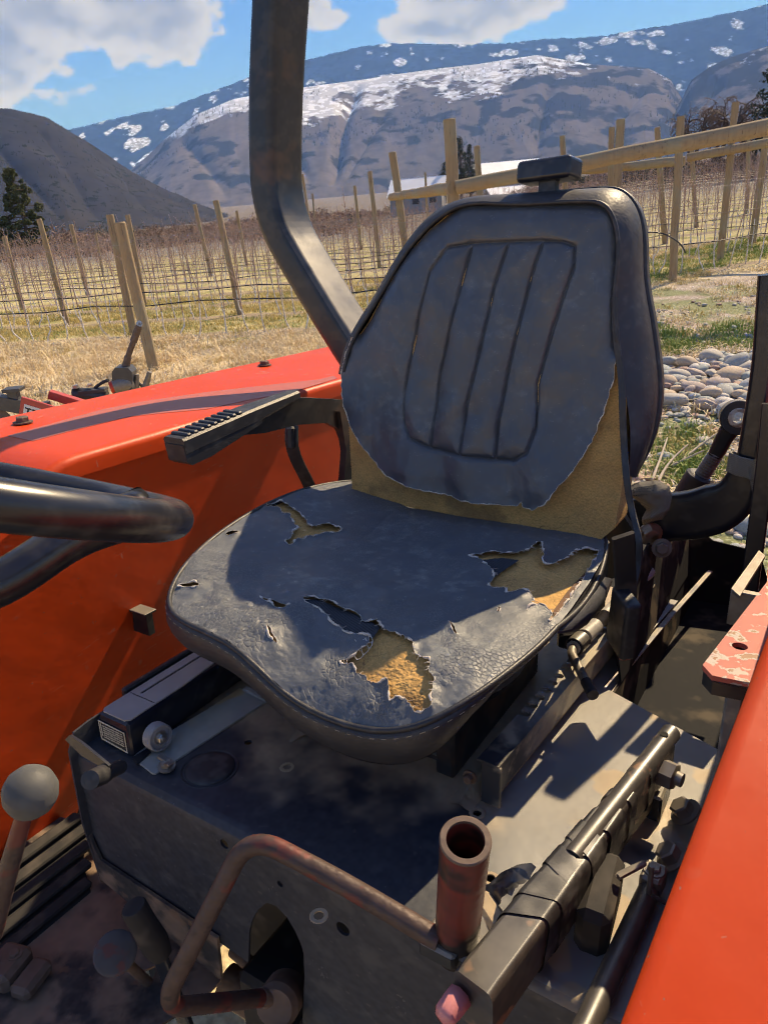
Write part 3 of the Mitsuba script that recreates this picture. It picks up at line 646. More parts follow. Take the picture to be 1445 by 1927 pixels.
def bare_tree(name, label, at, H, W, seed, mat, weep=.5):
    rng = np.random.default_rng(seed); t = thing(name, label, 'tree'); at = A(at, float); br = []; tw = []
    def grow(p, d, L, r, lev):
        n = 4; q = [p]
        for i in range(n): d = unit(d + rng.normal(0, .13, 3) + [0, 0, .05 if lev < 2 else -.12 * weep * lev]); q.append(q[-1] + d * L / n)
        (tw if lev >= 3 else br).append(tube(q, np.linspace(r, r * .6, n + 1), 5 if lev < 2 else 3))
        if lev < 4:
            for i in range(4 if lev < 3 else 5):
                a = rng.normal(0, 1, 3); a[2] *= .5
                grow(q[rng.integers(2, n + 1)], unit(d + a * (.62 if lev else .75)), L * rng.uniform(.5, .74), r * .52, lev + 1)
    for i in range(3): grow(at + [rng.normal(0, W * .10), rng.normal(0, W * .10), -.5], unit([rng.normal(0, .25), rng.normal(0, .25), 1]), H * .42, H * .03, 0)
    put(t + '__trunk', trimesh.util.concatenate(br), 'tree_bark'); put(t + '__twigs', trimesh.util.concatenate(tw), mat)
W1, W2, W3 = [(37.993,85,1.751),(35.471,85,1.7),(41.943,85,1.585)]
bare_tree('willow_tree', 'taller bare brown willow behind the rails at upper right', W1, 8.3, 5, 3, 'willow_twigs')
bare_tree('willow_tree', 'shorter bare willow left of the taller one', W2, 6.6, 4.5, 6, 'willow_twigs')
bare_tree('bare_shrub', 'reddish bare shrub between the willow and the dark conifer', W3, 5.4, 4, 9, 'red_brush', .2)
rng = np.random.default_rng(12)
for s in range(3):
    cs = rng.normal(0, 1, (26, 3)) * [1.6, 1., .5] + [0, 0, 1.1]
    scene[f'brush_clump_{s}'] = {'type': 'shapegroup', 'twigs': mikit.ply(leaf_cloud(cs, [.7] * 26, 60, .10, rng), ('mat_red_brush', 'mat_willow_twigs', 'mat_spruce_needles')[s])}
for i in range(620):
    v = rng.uniform(64, 240); u = v * rng.uniform(-.62, .6); z = float(ground_z(u, v)); q = rng.uniform(.55, 1.25)
    if abs(u / v - .115) < .09 and v < 160: continue
    scene[f'valley_brush__{i + 1:03d}'] = {'type': 'instance', 'shapegroup': {'type': 'ref', 'id': f'brush_clump_{rng.choice(3, p=[.45, .4, .15])}'}, 'to_world': T4().translate([u, v, z]).rotate([0, 0, 1], rng.uniform(0, 360)).scale([q, q, q * rng.uniform(.5, 1.)])}
tag('valley_brush', 'far band of bare brown brush on the valley floor below the mountains', 'brush', kind='stuff')

# ---- river cobbles, gravel, grass, twigs
COB = [((.42, .39, .34), (.30, .28, .25)), ((.36, .36, .33), (.26, .27, .26)), ((.30, .33, .31), (.22, .25, .25)), ((.46, .36, .26), (.34, .27, .20)), ((.34, .22, .17), (.26, .18, .15)), ((.40, .33, .29), (.30, .25, .22)), ((.5, .48, .44), (.38, .36, .34))]
for i, (a, b) in enumerate(COB): material(f'cobble_{i}', (lambda a, b: lambda p, n, uv: mix(a, b, f3(p, 21., 4)) * (.8 + .4 * f3(p, 160.)))(a, b), .78)
def stone_mesh(seed, sub=2):
    rng = np.random.default_rng(seed); m = trimesh.creation.icosphere(sub, 1.)
    v = m.vertices; v = np.sign(v) * np.abs(v) ** rng.uniform(.82, 1.05)
    m.vertices = v * (1 + .36 * (nfbm(v * 1.1 + seed * 7, 3, seed) - .5)[:, None]) * A([1.25, .95, .66]) * rng.uniform(.9, 1.1, 3); return m
STONES = [mikit.ply(stone_mesh(s), smooth=True) for s in range(8)]
rng = np.random.default_rng(31); PILE = Polygon([(2.43,7.07,-0),(2.83,7.15,-0),(3.2,7.16,-0),(3.58,7.18,-0),(4.01,7.2,-0),(4.39,7.13,-0),(3.56,5.53,-0),(3.09,5.56,-0),(2.64,5.65,-0),(2.49,5.79,-0),(2.08,5.86,-0)])
x0, y0, x1, y1 = PILE.bounds; placed = []
for _ in range(60000):
    if len(placed) >= 300: break
    q = rng.uniform((x0, y0), (x1, y1))
    if not PILE.contains(Point(q)): continue
    r = float(np.clip(rng.lognormal(math.log(.062), .36), .035, .125))
    if all((q[0] - a) ** 2 + (q[1] - b) ** 2 > ((r + c) * .66) ** 2 for a, b, c in placed): placed.append((q[0], q[1], r))
for i, (u, v, r) in enumerate(placed):
    c = int(rng.choice(7, p=[.24, .2, .17, .14, .07, .10, .08]))
    k = thing('river_stone', ('large ' if r > .085 else 'small ' if r < .052 else 'middling ') + ['warm grey', 'grey', 'greenish grey', 'sandy tan', 'reddish brown', 'pinkish beige', 'pale whitish'][c] + ' river stone in the cobble pile right of the seat', 'stone', 'river stones heaped on the headland')
    e = r / PILE.exterior.distance(Point(u, v)) if False else min(1., PILE.exterior.distance(Point(u, v)) / .3)
    scene[k] = {**STONES[i % 8], 'bsdf': {'type': 'ref', 'id': f'mat_cobble_{c}'}, 'to_world': T4().translate([u, v, r * .34 + .05 * e * rng.uniform(0, 1.2)]).rotate([0, 0, 1], rng.uniform(0, 360)).rotate([1, 0, 0], rng.normal(0, 16)).rotate([0, 1, 0], rng.normal(0, 16)).scale(r * 1.02)}
for s in range(7): scene[f'gravel_{s}'] = {'type': 'shapegroup', 'stone': mikit.ply(stone_mesh(90 + s, 1), f'mat_cobble_{s}', smooth=True)}
i = 0; RNG2 = np.random.default_rng(77)
while i < 2600:
    v = RNG2.uniform(3.2, 10.6); u = v * RNG2.uniform(.17, .62); q = Point(u, v)
    den = nfbm(A([[u * 1.1, v * 1.1, 3.]]), 3, 2)[0]; dpile = PILE.distance(q)
    if RNG2.uniform() > np.clip((den - .40) * 4 + .75 * math.exp(-dpile / .45), .04, 1): continue
    r = RNG2.lognormal(math.log(.017 if dpile > .35 else .028), .42); i += 1
    scene[f'gravel__{i:03d}'] = {'type': 'instance', 'shapegroup': {'type': 'ref', 'id': f'gravel_{RNG2.integers(7)}'}, 'to_world': T4().translate([u, v, r * .25 + float(ground_z(u, v))]).rotate([0, 0, 1], RNG2.uniform(0, 360)).scale(float(r))}
tag('gravel', 'small pale stones scattered over the headland round the cobble pile', 'gravel', kind='stuff')
for kx, (a, b) in {'straw': ((.74, .62, .40), (.56, .45, .27)), 'gold': ((.60, .48, .19), (.42, .35, .13)), 'green': ((.24, .31, .065), (.15, .21, .045))}.items():
    material(f'grass_{kx}', (lambda a, b: lambda p, n, uv: mix(a, b, f3(p, 5.)))(a, b), .8)
def clump(seed, h, n, lean):
    rng = np.random.default_rng(seed); V, Fq = [], []
    for i in range(n):
        o = A([*rng.normal(0, .07, 2), 0]); a = rng.uniform(0, 6.28); d = A([math.cos(a), math.sin(a), 0]); s = A([-d[1], d[0], 0]); L = h * rng.uniform(.5, 1.3); w = .0035 * rng.uniform(.7, 1.5); l = lean * rng.uniform(.3, 1.4)
        k = len(V); mid = o + d * L * l * .4 + [0, 0, L * .6]; tip = o + d * L * l + [0, 0, L * (1 - .35 * min(l, 1))]
        V += [o - s * w, o + s * w, mid - s * w * .8, mid + s * w * .8, tip]; Fq += [(k, k + 1, k + 3), (k, k + 3, k + 2), (k + 2, k + 3, k + 4)]
    return trimesh.Trimesh(V, Fq, process=False)
for j, (kx, h, ln) in enumerate((('straw', .15, .9), ('straw', .10, 1.4), ('gold', .07, .8), ('gold', .09, .5), ('green', .055, .7), ('green', .08, .6))):
    scene[f'tuft_{j}'] = {'type': 'shapegroup', 'blades': mikit.ply(clump(j, h, 26, ln), f'mat_grass_{kx}', smooth=False)}
RNG3 = np.random.default_rng(5); i = 0
GREEN = [Polygon([(1.98,5.05,-0),(2.38,5.32,-0),(2.39,4.93,-0),(2.09,4.23,-0),(1.71,4.18,-0)]), Polygon([(3.65,9.6,-0),(3.66,8.4,-0),(4.99,9.28,-0),(4.52,7.74,-0),(4.09,7.51,-0),(2.96,7.65,-0)]), Polygon([(5.91,16.06,-0.03),(10.16,19.34,-0.04),(8.79,15.52,-0.02),(4.54,12.37,-0.01)])]
while i < 7200:
    v = 3.6 + 15 * RNG3.uniform() ** 1.3; ang = RNG3.uniform(-.62, .62); u = v * ang
    if .10 < ang < .15 or (ang >= .15 and PILE.contains(Point(u, v))): continue
    rl = ((u - OL[0]) * NL[0] + (v - OL[1]) * NL[1]) / PITCH if ang < .12 else ((u - OR[0]) * NR[0] + (v - OR[1]) * NR[1]) / PITCH
    row = abs(rl - round(rl)) * PITCH; den = nfbm(A([[u * .9, v * .9, 1.]]), 3, 6)[0]
    if ang < .12:
        if rl < -.12: j = RNG3.choice(4, p=[.5, .3, .15, .05]); keep = .25 + 1.6 * (den - .3)
        else: j = RNG3.choice([2, 3, 4], p=[.55, .33, .12]); keep = .9 if row > .35 else .06
    else:
        gr = any(P_.contains(Point(u, v)) for P_ in GREEN)
        j = RNG3.choice([4, 5, 2], p=[.45, .35, .2]) if gr else RNG3.choice([1, 2]); keep = .95 if gr else (.12 if rl < -.4 else .75 * (row > .3))
    if RNG3.uniform() > keep: continue
    i += 1; q = RNG3.uniform(.7, 1.35)
    scene[f'grass__{i:03d}'] = {'type': 'instance', 'shapegroup': {'type': 'ref', 'id': f'tuft_{j}'}, 'to_world': T4().translate([u, v, float(ground_z(u, v)) - .005]).rotate([0, 0, 1], RNG3.uniform(0, 360)).scale(q)}
tag('grass', 'dry straw and green grass tufts on the headland and between the rows', 'grass', kind='stuff')
material('dry_twig', (.45, .37, .28), .85)
TW = [[(1.69,4.26,-0),(1.82,4.48,-0),(1.96,4.73,-0)], [(1.72,4.23,-0),(1.88,4.44,-0),(2.03,4.56,-0)], [(1.89,4.46,-0),(2.03,4.48,-0),(2.08,4.43,-0)], [(2,4.55,-0),(2.17,4.67,-0),(2.3,4.73,-0)]]
for P_, lab in zip(TW, ('short pale twig standing left on the grass beside the hitch eye', 'longer pale twig on the grass behind the seat belt webbing', 'pale side twig on the grass left of the threaded shaft', 'thin twig on the grass nearest the stones')):
    k = thing('dry_twig', lab, 'twig'); q = A([(u, v, .03 + .05 * i_) for i_, (u, v, _) in enumerate(P_)]); put(k, tube(spline(q, 12), np.linspace(.011, .005, 12), 6), 'dry_twig', True)

# ---- the implement that stands in the dry grass behind the far fender
t = thing('tractor_implement', 'red and black tillage implement with hydraulic ram in dry grass behind far fender', 'farm implement')
material('implement_red', lambda p, n, uv: mix((.42, .045, .035), (.33, .06, .05), f3(p, 20.)), .45)
material('implement_black', lambda p, n, uv: mix((.025, .028, .036), (.055, .058, .065), f3(p, 26.)), .42)
def ipart(n_, m, mat, sm=30, label=None):
    k = key_free(f'{t}__{n_}'); put(k, join(m), mat, sm)
    if label: tag(k, label)
    return k
I0 = [(-2.01,5.6,0.583),(-1.918,5.6,0.771),(-1.788,5.6,0.759),(-1.84,5.6,0.58),(-1.847,5.6,0.765),(-1.673,5.6,1.053),(-2.268,5.6,0.607),(-2.025,5.6,0.555),(-2.744,5.6,0.633),(-2.834,5.6,0.6),(-2.622,5.6,0.484),(-2.457,5.6,0.49),(-2.832,5.6,0.44),(-2.78,5.6,0.674),(-2.647,5.6,0.662),(-2.469,5.6,0.567),(-2.377,5.6,0.517),(-1.868,5.6,0.636),(-1.748,5.6,0.551),(-1.667,5.6,0.708),(-1.766,5.6,0.697)]
I0 = [A(p) for p in I0]
body = plate([(-.075, -.35), (.06, -.35), (.075, .0), (.05, .035), (-.05, .035), (-.075, .0)], I0[1] * .5 + I0[2] * .5 + [0, .06, -.03], unit(I0[2] - I0[1]), unit(A([.16, 0, 1.])), .13)
ipart('ram_housing', body, 'implement_black')
ipart('ram_rod', [rod(I0[4] + [0, 0, -.03], I0[4] + (I0[5] - I0[4]) * .25, .030, .026), rod(I0[4], I0[5], .021, .021), rod(I0[4] + (I0[5] - I0[4]) * .62, I0[5], .027, .025)], 'rust_brown')
ipart('ram_eye', lathe([(0, -.012), (.022, -.012), (.024, 0), (.022, .012), (0, .012)], I0[5] + [.004, 0, .012], [.3, -.8, .3], 14), 'steel')
ipart('arm', [tube(fillet([I0[6] + [-.005, 0, -.02], I0[6] + [.08, 0, -.02], I0[7]], .05), .048, 12), obox(I0[6] * .4 + I0[7] * .6 + [0, .0, .03], np.eye(3), [.10, .05, .012])], 'implement_black')
ipart('bolt', hexbolt(I0[6] + [.03, -.02, .036], [0, 0, 1], .022, .02), 'steel')
ipart('bolt', hexbolt(I0[6] + [.14, -.02, .04], [0, 0, 1], .02, .015), 'steel')
ipart('motor', [lathe([(0, -.08), (.06, -.08), (.07, -.03), (.07, .05), (.045, .07), (0, .07)], I0[17] + [0, -.02, .0], [1, .3, .15], 18)], 'dull_steel')
ipart('motor_cap', lathe([(0, -.02), (.045, -.02), (.05, .02), (0, .02)], I0[17] + [-.085, -.04, -.01], [1, .3, .15], 14), 'orange_paint_red')
ipart('tine', [rod(I0[18], I0[19], .03, .017, 8), rod(I0[18] + [-.06, 0, 0], I0[20], .026, .015, 8)], 'dull_steel')
ipart('hose', [tube(spline([I0[0] + [-.14, 0, -.0], I0[0] + [-.06, .02, .06], I0[0] + [.02, 0, .09]], 14), .012, 8), tube(spline([I0[3] + [.02, 0, .1], I0[3] + [.08, .02, .03], I0[3] + [.13, 0, -.02]], 14), .011, 8)], 'hose_black')
J = [(-2.865,5.25,0.744),(-2.463,5.25,0.621),(-2.309,5.25,0.556),(-2.906,5.25,0.611),(-2.465,5.25,0.657),(-2.294,5.25,0.582),(-2.329,5.25,0.652),(-2.185,5.25,0.588),(-2.711,5.25,0.494),(-2.607,5.25,0.747),(-2.481,5.25,0.736),(-2.544,5.25,0.742),(-2.56,5.25,0.685)]
J = [A(p) for p in J]
ipart('frame_beam', obox((J[0] + J[1]) / 2 + [0, .0, -.02], frame(J[1] - J[0]), [.05, .04, np.linalg.norm(J[1] - J[0]) / 2]), 'implement_black')
ax = frame(J[5] - J[4])
ipart('side_plate', obox((J[4] + J[5]) / 2 + [.02, -.03, -.075], frame(J[5] - J[4]), [.085, .012, np.linalg.norm(J[5] - J[4]) / 2 + .08], .003), 'implement_red')
ipart('channel', obox((J[6] + J[7]) / 2 + [.04, .14, -.03], frame(J[7] - J[6]), [.03, .03, np.linalg.norm(J[7] - J[6]) / 2 + .08], .003), 'implement_red')
fr = frame(J[5] - J[4]); tx = text_mesh('TIGE', .055, .002, True)
tx.vertices = tx.vertices @ np.stack([unit(J[5] - J[4]), fr[:, 0], np.cross(unit(J[5] - J[4]), fr[:, 0])], 1).T
nrm = np.cross(unit(J[5] - J[4]), fr[:, 0]); nrm = nrm * (1 if nrm @ [0, -1, 0] > 0 else -1); c0 = J[4] + [.02, -.03, -.075] + nrm * .0125 + unit(J[5] - J[4]) * -.045
lb = obox(J[4] + [.02, -.03, -.085] + nrm * .012 + unit(J[5] - J[4]) * .07, np.stack([unit(J[5] - J[4]), fr[:, 0], np.cross(unit(J[5] - J[4]), fr[:, 0])], 1), [.125, .050, .0025], .0005)
ipart('label', lb, 'white_print', label='white label with black letters on the red side plate')
tx.vertices += c0 + nrm * .0035 - fr[:, 0] * .036
ipart('lettering', tx, 'print_black', False)
ipart('stand_head', [obox((J[9] + J[10]) / 2, np.eye(3), [np.linalg.norm(J[10] - J[9]) / 2, .05, .012]), obox((J[11] + J[12]) / 2 + [0, 0, -.02], np.eye(3), [.035, .03, .05])], 'implement_black')
ipart('disc', lathe([(0, -.012), (.10, -.006), (.145, .004), (.145, .008), (.10, -.002), (0, -.006)], J[8] + [-.02, -.06, .0], [.25, -1, .25], 36), 'rust_brown')
legs = [rod(I0[0] + [0, .04, -.2], [I0[0][0], I0[0][1], -.02], .03), rod(J[1] + [.1, .05, 0], [J[1][0] + .1, J[1][1] + .05, -.02], .03), rod(J[0] + [.1, .05, 0], [J[0][0] + .1, J[0][1] + .05, -.02], .03)]
ipart('stand_leg', legs[0], 'implement_black'); ipart('stand_leg', legs[1], 'implement_black'); ipart('stand_leg', legs[2], 'implement_black')
ipart('main_beam', obox((J[1] + I0[7]) / 2 + [0, .12, -.22], frame(I0[7] - J[1]), [.05, .05, np.linalg.norm(I0[7] - J[1]) / 2 + .1]), 'implement_red')

# ---- the tractor
TR = thing('tractor', 'old orange tractor with torn black seat and black roll bar, filling the foreground', 'tractor')
def tp(name, mesh, mat, smooth=30, label=None, parent=None): return part(parent or TR, name, mesh, mat, smooth, label)
def man(m): m = mesh_of(m); m.merge_vertices(); return m3.Manifold(m3.Mesh(np.asarray(m.vertices, np.float32), np.asarray(m.faces, np.uint32)))
def ngon(y, z, r, n=20): return [(y + r * math.cos(a), z + r * math.sin(a)) for a in np.arange(n) * 2 * math.pi / n]

# fenders
def fender(s, y_in, y_out, path, bottom, label):
    prof = A([(y_out, -.11), (y_out, -.012), (y_out - .006, -.004), (y_out - .014, 0), (y_in + .016, 0), (y_in + .008, -.002), (y_in + .002, -.008), (y_in, -.016), (y_in, -.040), (y_in + .004, -.040),
              (y_in + .004, -.016), (y_in + .016, -.005), (y_out - .014, -.005), (y_out - .004, -.012), (y_out - .004, -.11)])
    toe = lambda x: (.035 * np.clip((x - .45) / .40, -.2, 1.1) if s > 0 else 0.)   # the near one is bent in at the front
    V = [np.stack([np.full(len(prof), x), s * prof[:, 0] - toe(x) + (.005 if s > 0 else 0), z + prof[:, 1]], 1) for x, z in path]; m, n = len(prof), len(path); F = []
    for i in range(n - 1):
        for j in range(m): k = (j + 1) % m; a, b = i * m, (i + 1) * m; F += [(a + j, a + k, b + k), (a + j, b + k, b + j)]
    V = np.vstack(V); me = trimesh.Trimesh(V, F, process=False)
    if me.face_normals[np.abs(me.triangles_center[:, 2] - path[0][1]).argmin()][2] < 0: me.invert()
    k = tp('fender', me, 'orange_paint', 35, label)
    side = [(x, z - .012) for x, z in path] + [(path[-1][0], bottom), (path[0][0], bottom)]
    pl = plate(side, [0, s * (y_in + .0045) + (.03 if s > 0 else 0), 0], [1, 0, 0], [0, 0, 1], .004)
    if s < 0: pl.vertices[:, 1] -= np.clip(1.50 - pl.vertices[:, 2], 0, 2) * .095   # lean added at the foot so the far panel takes less sun
    tp('side_panel', pl, 'orange_paint', 20, parent=k); return k
arc = [(.42, 1.521), (.45, 1.517), (.48, 1.508), (.70, 1.40), (.95, 1.02), (1.0, .82)]
FE1 = fender(-1, .540, .976, [(-1.05, 1.50), (-.90, 1.521), *arc], .78, 'far orange fender, sunlit on top and shaded inside')
FE2 = fender(1, .551, .99, [(-1.05, 1.50), (-.9, 1.521), (.40, 1.521), (.44, 1.512), (.87, 1.358), (.93, 1.32), (1.12, 1.05)], .95, 'near orange fender filling the lower right corner')
ST = [(0.3958,-0.7899,1.522),(0.2898,-0.8038,1.522),(0.1472,-0.8232,1.522),(0.0457,-0.807,1.522),(-0.0963,-0.7489,1.522),(-0.2368,-0.6645,1.522),(-0.3461,-0.5941,1.522),(-0.4073,-0.591,1.522),(-0.3769,-0.5585,1.522),(-0.3052,-0.553,1.522),(-0.164,-0.5508,1.522),(-0.0692,-0.5827,1.522),(0.0505,-0.601,1.522),(0.1163,-0.6585,1.522),(0.1754,-0.7035,1.522),(0.3004,-0.7057,1.522),(0.3994,-0.7016,1.522)]
tp('faded_stripe', slab3([(x, y, 1.5218) for x, y, z in ST], [0, 0, 1], .0004), 'faded_stripe', False, 'faded purple stripe curving along the fender top', FE1)
for q in [(0.3155,-0.8634,1.524),(-0.4733,-0.89,1.524)]: tp('bolt', hexbolt(q, [0, 0, 1], .0135, .012), 'rust_brown', False, parent=FE1)
tp('front_seam', box(-.36, -.30, -.5375, -.5345, .9, 1.46, .001), 'orange_paint', parent=FE1) if False else None

# platform under the seat: one bent sheet with its holes
xs = [(-.30, 1.130), (.632, 1.130), (.642, 1.1275), (.6495, 1.120), (.652, 1.110), (.652, .55), (.648, .55), (.648, 1.110), (.646, 1.118), (.640, 1.124), (.632, 1.126), (-.30, 1.126)]
m_ = plate(xs, [0, .545, 0], [1, 0, 0], [0, 0, 1], .882)   # runs along -y
PLAT = man(m_)
arch = [(0.652,-0.0131,0.8933),(0.652,-0.0026,0.9596),(0.652,0.0052,0.9828),(0.652,0.0181,1.0095),(0.652,0.038,1.0349),(0.652,0.0548,1.038),(0.652,0.0717,1.0285),(0.652,0.0842,1.0109),(0.652,0.0914,0.9939),(0.652,0.0946,0.9798),(0.652,0.0923,0.9351),(0.652,0.0837,0.8692),(0.652,0.0739,0.7719)]
low = [(0.652,-0.4561,0.9239),(0.652,-0.3326,0.9158),(0.652,-0.0874,0.9001),(0.652,-0.0131,0.8933),(0.652,0.0847,0.8902),(0.652,0.0349,0.3415),(0.652,-1.3794,-1.1646),(0.652,-2.1739,0.0171)]
def cutx(P): return man(plate([(p[1], p[2]) for p in P], [.60, 0, 0], [0, 1, 0], [0, 0, 1], .1))
PLAT = PLAT - cutx(arch) - cutx(low)
for (x_, y_, z_), r in zip([(0.652,-0.0292,1.1001),(0.652,0.0657,1.0821),(0.652,0.1631,1.0629),(0.652,-0.2845,1.1478),(0.652,-0.2909,1.123)], (.0075, .005, .010, .008, .005)): PLAT = PLAT - cutx([(0, *q) for q in ngon(y_, z_, r)])
for (x_, y_, z_), r in zip([(0.5014,-0.1195,1.13),(0.4603,0.2511,1.13),(0.5497,0.3116,1.13)], (.006, .006, .009)): PLAT = PLAT - m3.Manifold.cylinder(.06, r, r, 16).translate([x_, y_, 1.10])
PLAT = PLAT - man(slab3([(.085, .305, 1.2), (.205, .60, 1.2), (-.5, .60, 1.2), (-.5, .365, 1.2)], [0, 0, 1], .2))
PK = tp('platform', PLAT, 'platform_paint', 35, 'black seat platform with scratches and dried mud')
tp('end_plate', [plate([(.20, .84), (.655, .87), (.665, 1.0), (.662, 1.135), (.648, 1.162), (.62, 1.166), (.20, 1.166)], [0, -.337, 0], [1, 0, 0], [0, 0, 1], .004)], 'platform_paint', parent=PK)
tp('back_lip', [box(.30, .632, -.3365, -.3325, 1.131, 1.150, .001)], 'platform_paint', parent=PK) if False else None
cap = [(0.576,-0.1269,1.1305)][0]
tp('round_cap', [lathe([(0, .0035), (.026, .004), (.0345, .003), (.0365, .001), (.0370, -.0025), (.0395, -.0005), (.0415, .0004), (.043, -.001)], cap, [0, 0, 1], 40)], 'black_plastic', 40, 'round black plug in the platform', PK)
PN = [(0.6199,-0.2444,1.133),(0.5895,-0.2492,1.133),(0.473,-0.2342,1.133),(0.3999,-0.231,1.133),(0.3977,-0.1631,1.133),(0.6271,-0.1859,1.133),(0.6287,-0.1909,1.133)]
tp('bare_panel', slab3([(x, y, 1.1335) for x, y, z in PN], [0, 0, 1], .003), 'bare_panel', 20, 'grey worn panel beside the control box', PK)
FRM = [(0.4047,-0.2188,1.1355),(0.3966,-0.2177,1.1355),(0.3956,-0.1646,1.1355),(0.4103,-0.1624,1.1355)]
tp('slot_frame', [slab3([(x, y, 1.139) for x, y, z in FRM], [0, 0, 1], .005)], 'plain_grey', 20, parent=PK)
wb = [(0.6094,-0.1804,1.136)][0]
tp('wing_nut', [hexbolt(wb, [.1, .1, 1], .009, .009), obox(wb + A([.003, .009, .010]), frame([.2, 1, .5]), [.0025, .005, .008], .001), obox(wb + A([-.002, -.008, .010]), frame([.2, -1, .5]), [.0025, .005, .008], .001)], 'dull_steel', parent=PK)
for q in [(0.4613,0.2515,1.131),(0.5506,0.312,1.131),(0.5172,-0.029,1.131),(0.6975,0.1665,1.131)]: tp('rivet', ring_mesh(q, [0, 0, 1], .006, .011, .002, 18), 'dusty_tan', parent=PK)

# hydraulic control box at the far end of the platform
BX = tp('control_box', [m3.Manifold.batch_hull([mesh2 for mesh2 in [man(box(.20, .617, -.3195, -.2465, 1.131, 1.168, .003)), man(box(.20, .615, -.3165, -.2495, 1.168, 1.187, .004))]])], 'black_gloss', 30, 'black hydraulic lever box with a white instruction plate')
tp('quadrant_plate', [plate(Polygon([(.22, -.314), (.606, -.314), (.612, -.308), (.612, -.260), (.606, -.253), (.50, -.253), (.22, -.275)]).difference(Polygon([(.25, -.297), (.55, -.297), (.55, -.2925), (.25, -.2925)])), [0, 0, 1.1872], [1, 0, 0], [0, 1, 0], .0022)], 'plain_grey', 20, 'pale worn quadrant plate with a lever slot', BX)
tp('lever_slot', box(.25, .55, -.297, -.2925, 1.186, 1.1882, .0003), 'dark_hole', parent=BX)
tp('quadrant_line', box(.557, .5585, -.312, -.255, 1.1893, 1.1899, .0002), 'print_black', parent=BX)
e_ = [tube([( .395 + .013 * math.cos(a), -.283 + .009 * math.sin(a), 1.1898) for a in np.linspace(0, 2 * math.pi, 24)], .0007, 5), tube([(.388, -.287, 1.1898), (.398, -.283, 1.1898), (.388, -.279, 1.1898)], .0007, 5)]
tp('symbol', e_, 'white_print', label='small oval arrow symbol on the lever box', parent=BX)
tp('side_rail', box(.20, .56, -.333, -.3215, 1.150, 1.192, .003), 'black_plastic', parent=BX)
FXc = .6178
lab = [plate(Polygon([(-.3165, 1.139), (-.256, 1.135), (-.256, 1.172), (-.3165, 1.174)]).difference(Polygon([(-.3145, 1.1415), (-.258, 1.1375), (-.258, 1.1705), (-.3145, 1.1715)])), [FXc, 0, 0], [0, 1, 0], [0, 0, 1], .0009)]
tp('label_plate', box(FXc - .001, FXc + .0003, -.3145, -.2575, 1.1385, 1.1718, .0001), 'print_black', parent=BX)
rngl = np.random.default_rng(3)
for i in range(6):
    z = 1.1665 - i * .0042; y = -.3075
    while y < -.263:
        w = rngl.uniform(.004, .014); lab.append(box(FXc, FXc + .0008, y, min(y + w, -.262), z - .0009, z + .0009, .0001)); y += w + .0018
lab.append(box(FXc, FXc + .0008, -.3125, -.3105, 1.146, 1.169, .0001))
tp('label_print', lab, 'ivory_label', False, 'yellowed instruction print on the end of the lever box', BX)
wc = A([(0.5862,-0.2369,1.158)][0])
tp('lever_stop_wheel', [lathe([(0, -.010), (.0195, -.010), (.0212, -.008), (.0212, .008), (.0195, .010), (.0178, .010), (.0178, .007), (0, .007)], [wc[0], -.222, 1.158], [.12, 1, .10], 36)], 'grey_plastic', 30, 'grey round stop wheel with a steel nut', BX)
tp('wheel_nut', [hexbolt([wc[0] + .001, -.2145, 1.1588], [.12, 1, .10], .0075, .007), rod([wc[0] + .001, -.212, 1.159], [wc[0] + .003, -.202, 1.160], .0036)], 'steel', 30, parent=BX)
tp('stop_shaft', rod([wc[0], -.247, 1.157], [wc[0], -.23, 1.158], .005), 'dull_steel', parent=BX)
tp('box_foot', [slab3([(x, y, 1.1365) for x, y, z in [(0.6219,-0.2415,1.1355),(0.596,-0.2387,1.1355),(0.5983,-0.2277,1.1355),(0.6289,-0.2225,1.1355)]], [0, 0, 1], .003)], 'black_gloss', parent=BX)
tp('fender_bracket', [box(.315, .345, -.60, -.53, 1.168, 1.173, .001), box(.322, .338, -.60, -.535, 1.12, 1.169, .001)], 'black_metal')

# floor pan, ribbed foot rest and foot controls
FL = Polygon([p[:2] for p in [(0.5528,-0.6031,0.8),(0.6018,-0.4272,0.8),(0.6437,-0.089,0.8),(0.6811,-0.0906,0.8),(0.7407,-0.1154,0.8),(0.9311,0.0101,0.8),(1.1942,-0.4192,0.8),(0.872,-1.2693,0.8)]])
hole = Polygon([p[:2] for p in [(0.7011,-0.2068,0.8),(0.6787,-0.1938,0.8),(0.6903,-0.1818,0.8),(0.7074,-0.18,0.8),(0.7102,-0.1947,0.8)]])
FP = tp('floor_pan', plate(FL.buffer(.001).difference(hole), [0, 0, .796], [1, 0, 0], [0, 1, 0], .004), 'muddy_floor', 30, 'muddy black floor pan with worn paint')
LP_ = [(0.66,-0.3386,0.9756),(0.66,-0.3186,0.93),(0.66,-0.063,0.9169),(0.66,-0.0672,0.8326),(0.66,-0.075,0.8307),(0.66,-0.3301,0.8849)]
tp('floor_lip', slab3(LP_, [1, 0, 0], .005), 'muddy_floor', parent=FP)
q0, q1 = A([1.3, -.535, .848]), A([.555, -.535, .848]); dn = unit([0, .135, -.05])
STP = tp('foot_rest', slab3([q0, q1, q1 + dn * .03 + [.0, 0, 0], q1 + dn * .085 + [.06, 0, 0], q1 + dn * .15 + [.09, 0, 0], q0 + dn * .15], [0, .35, 1], .008), 'dark_rubber', 30, 'black ribbed rubber foot rest')
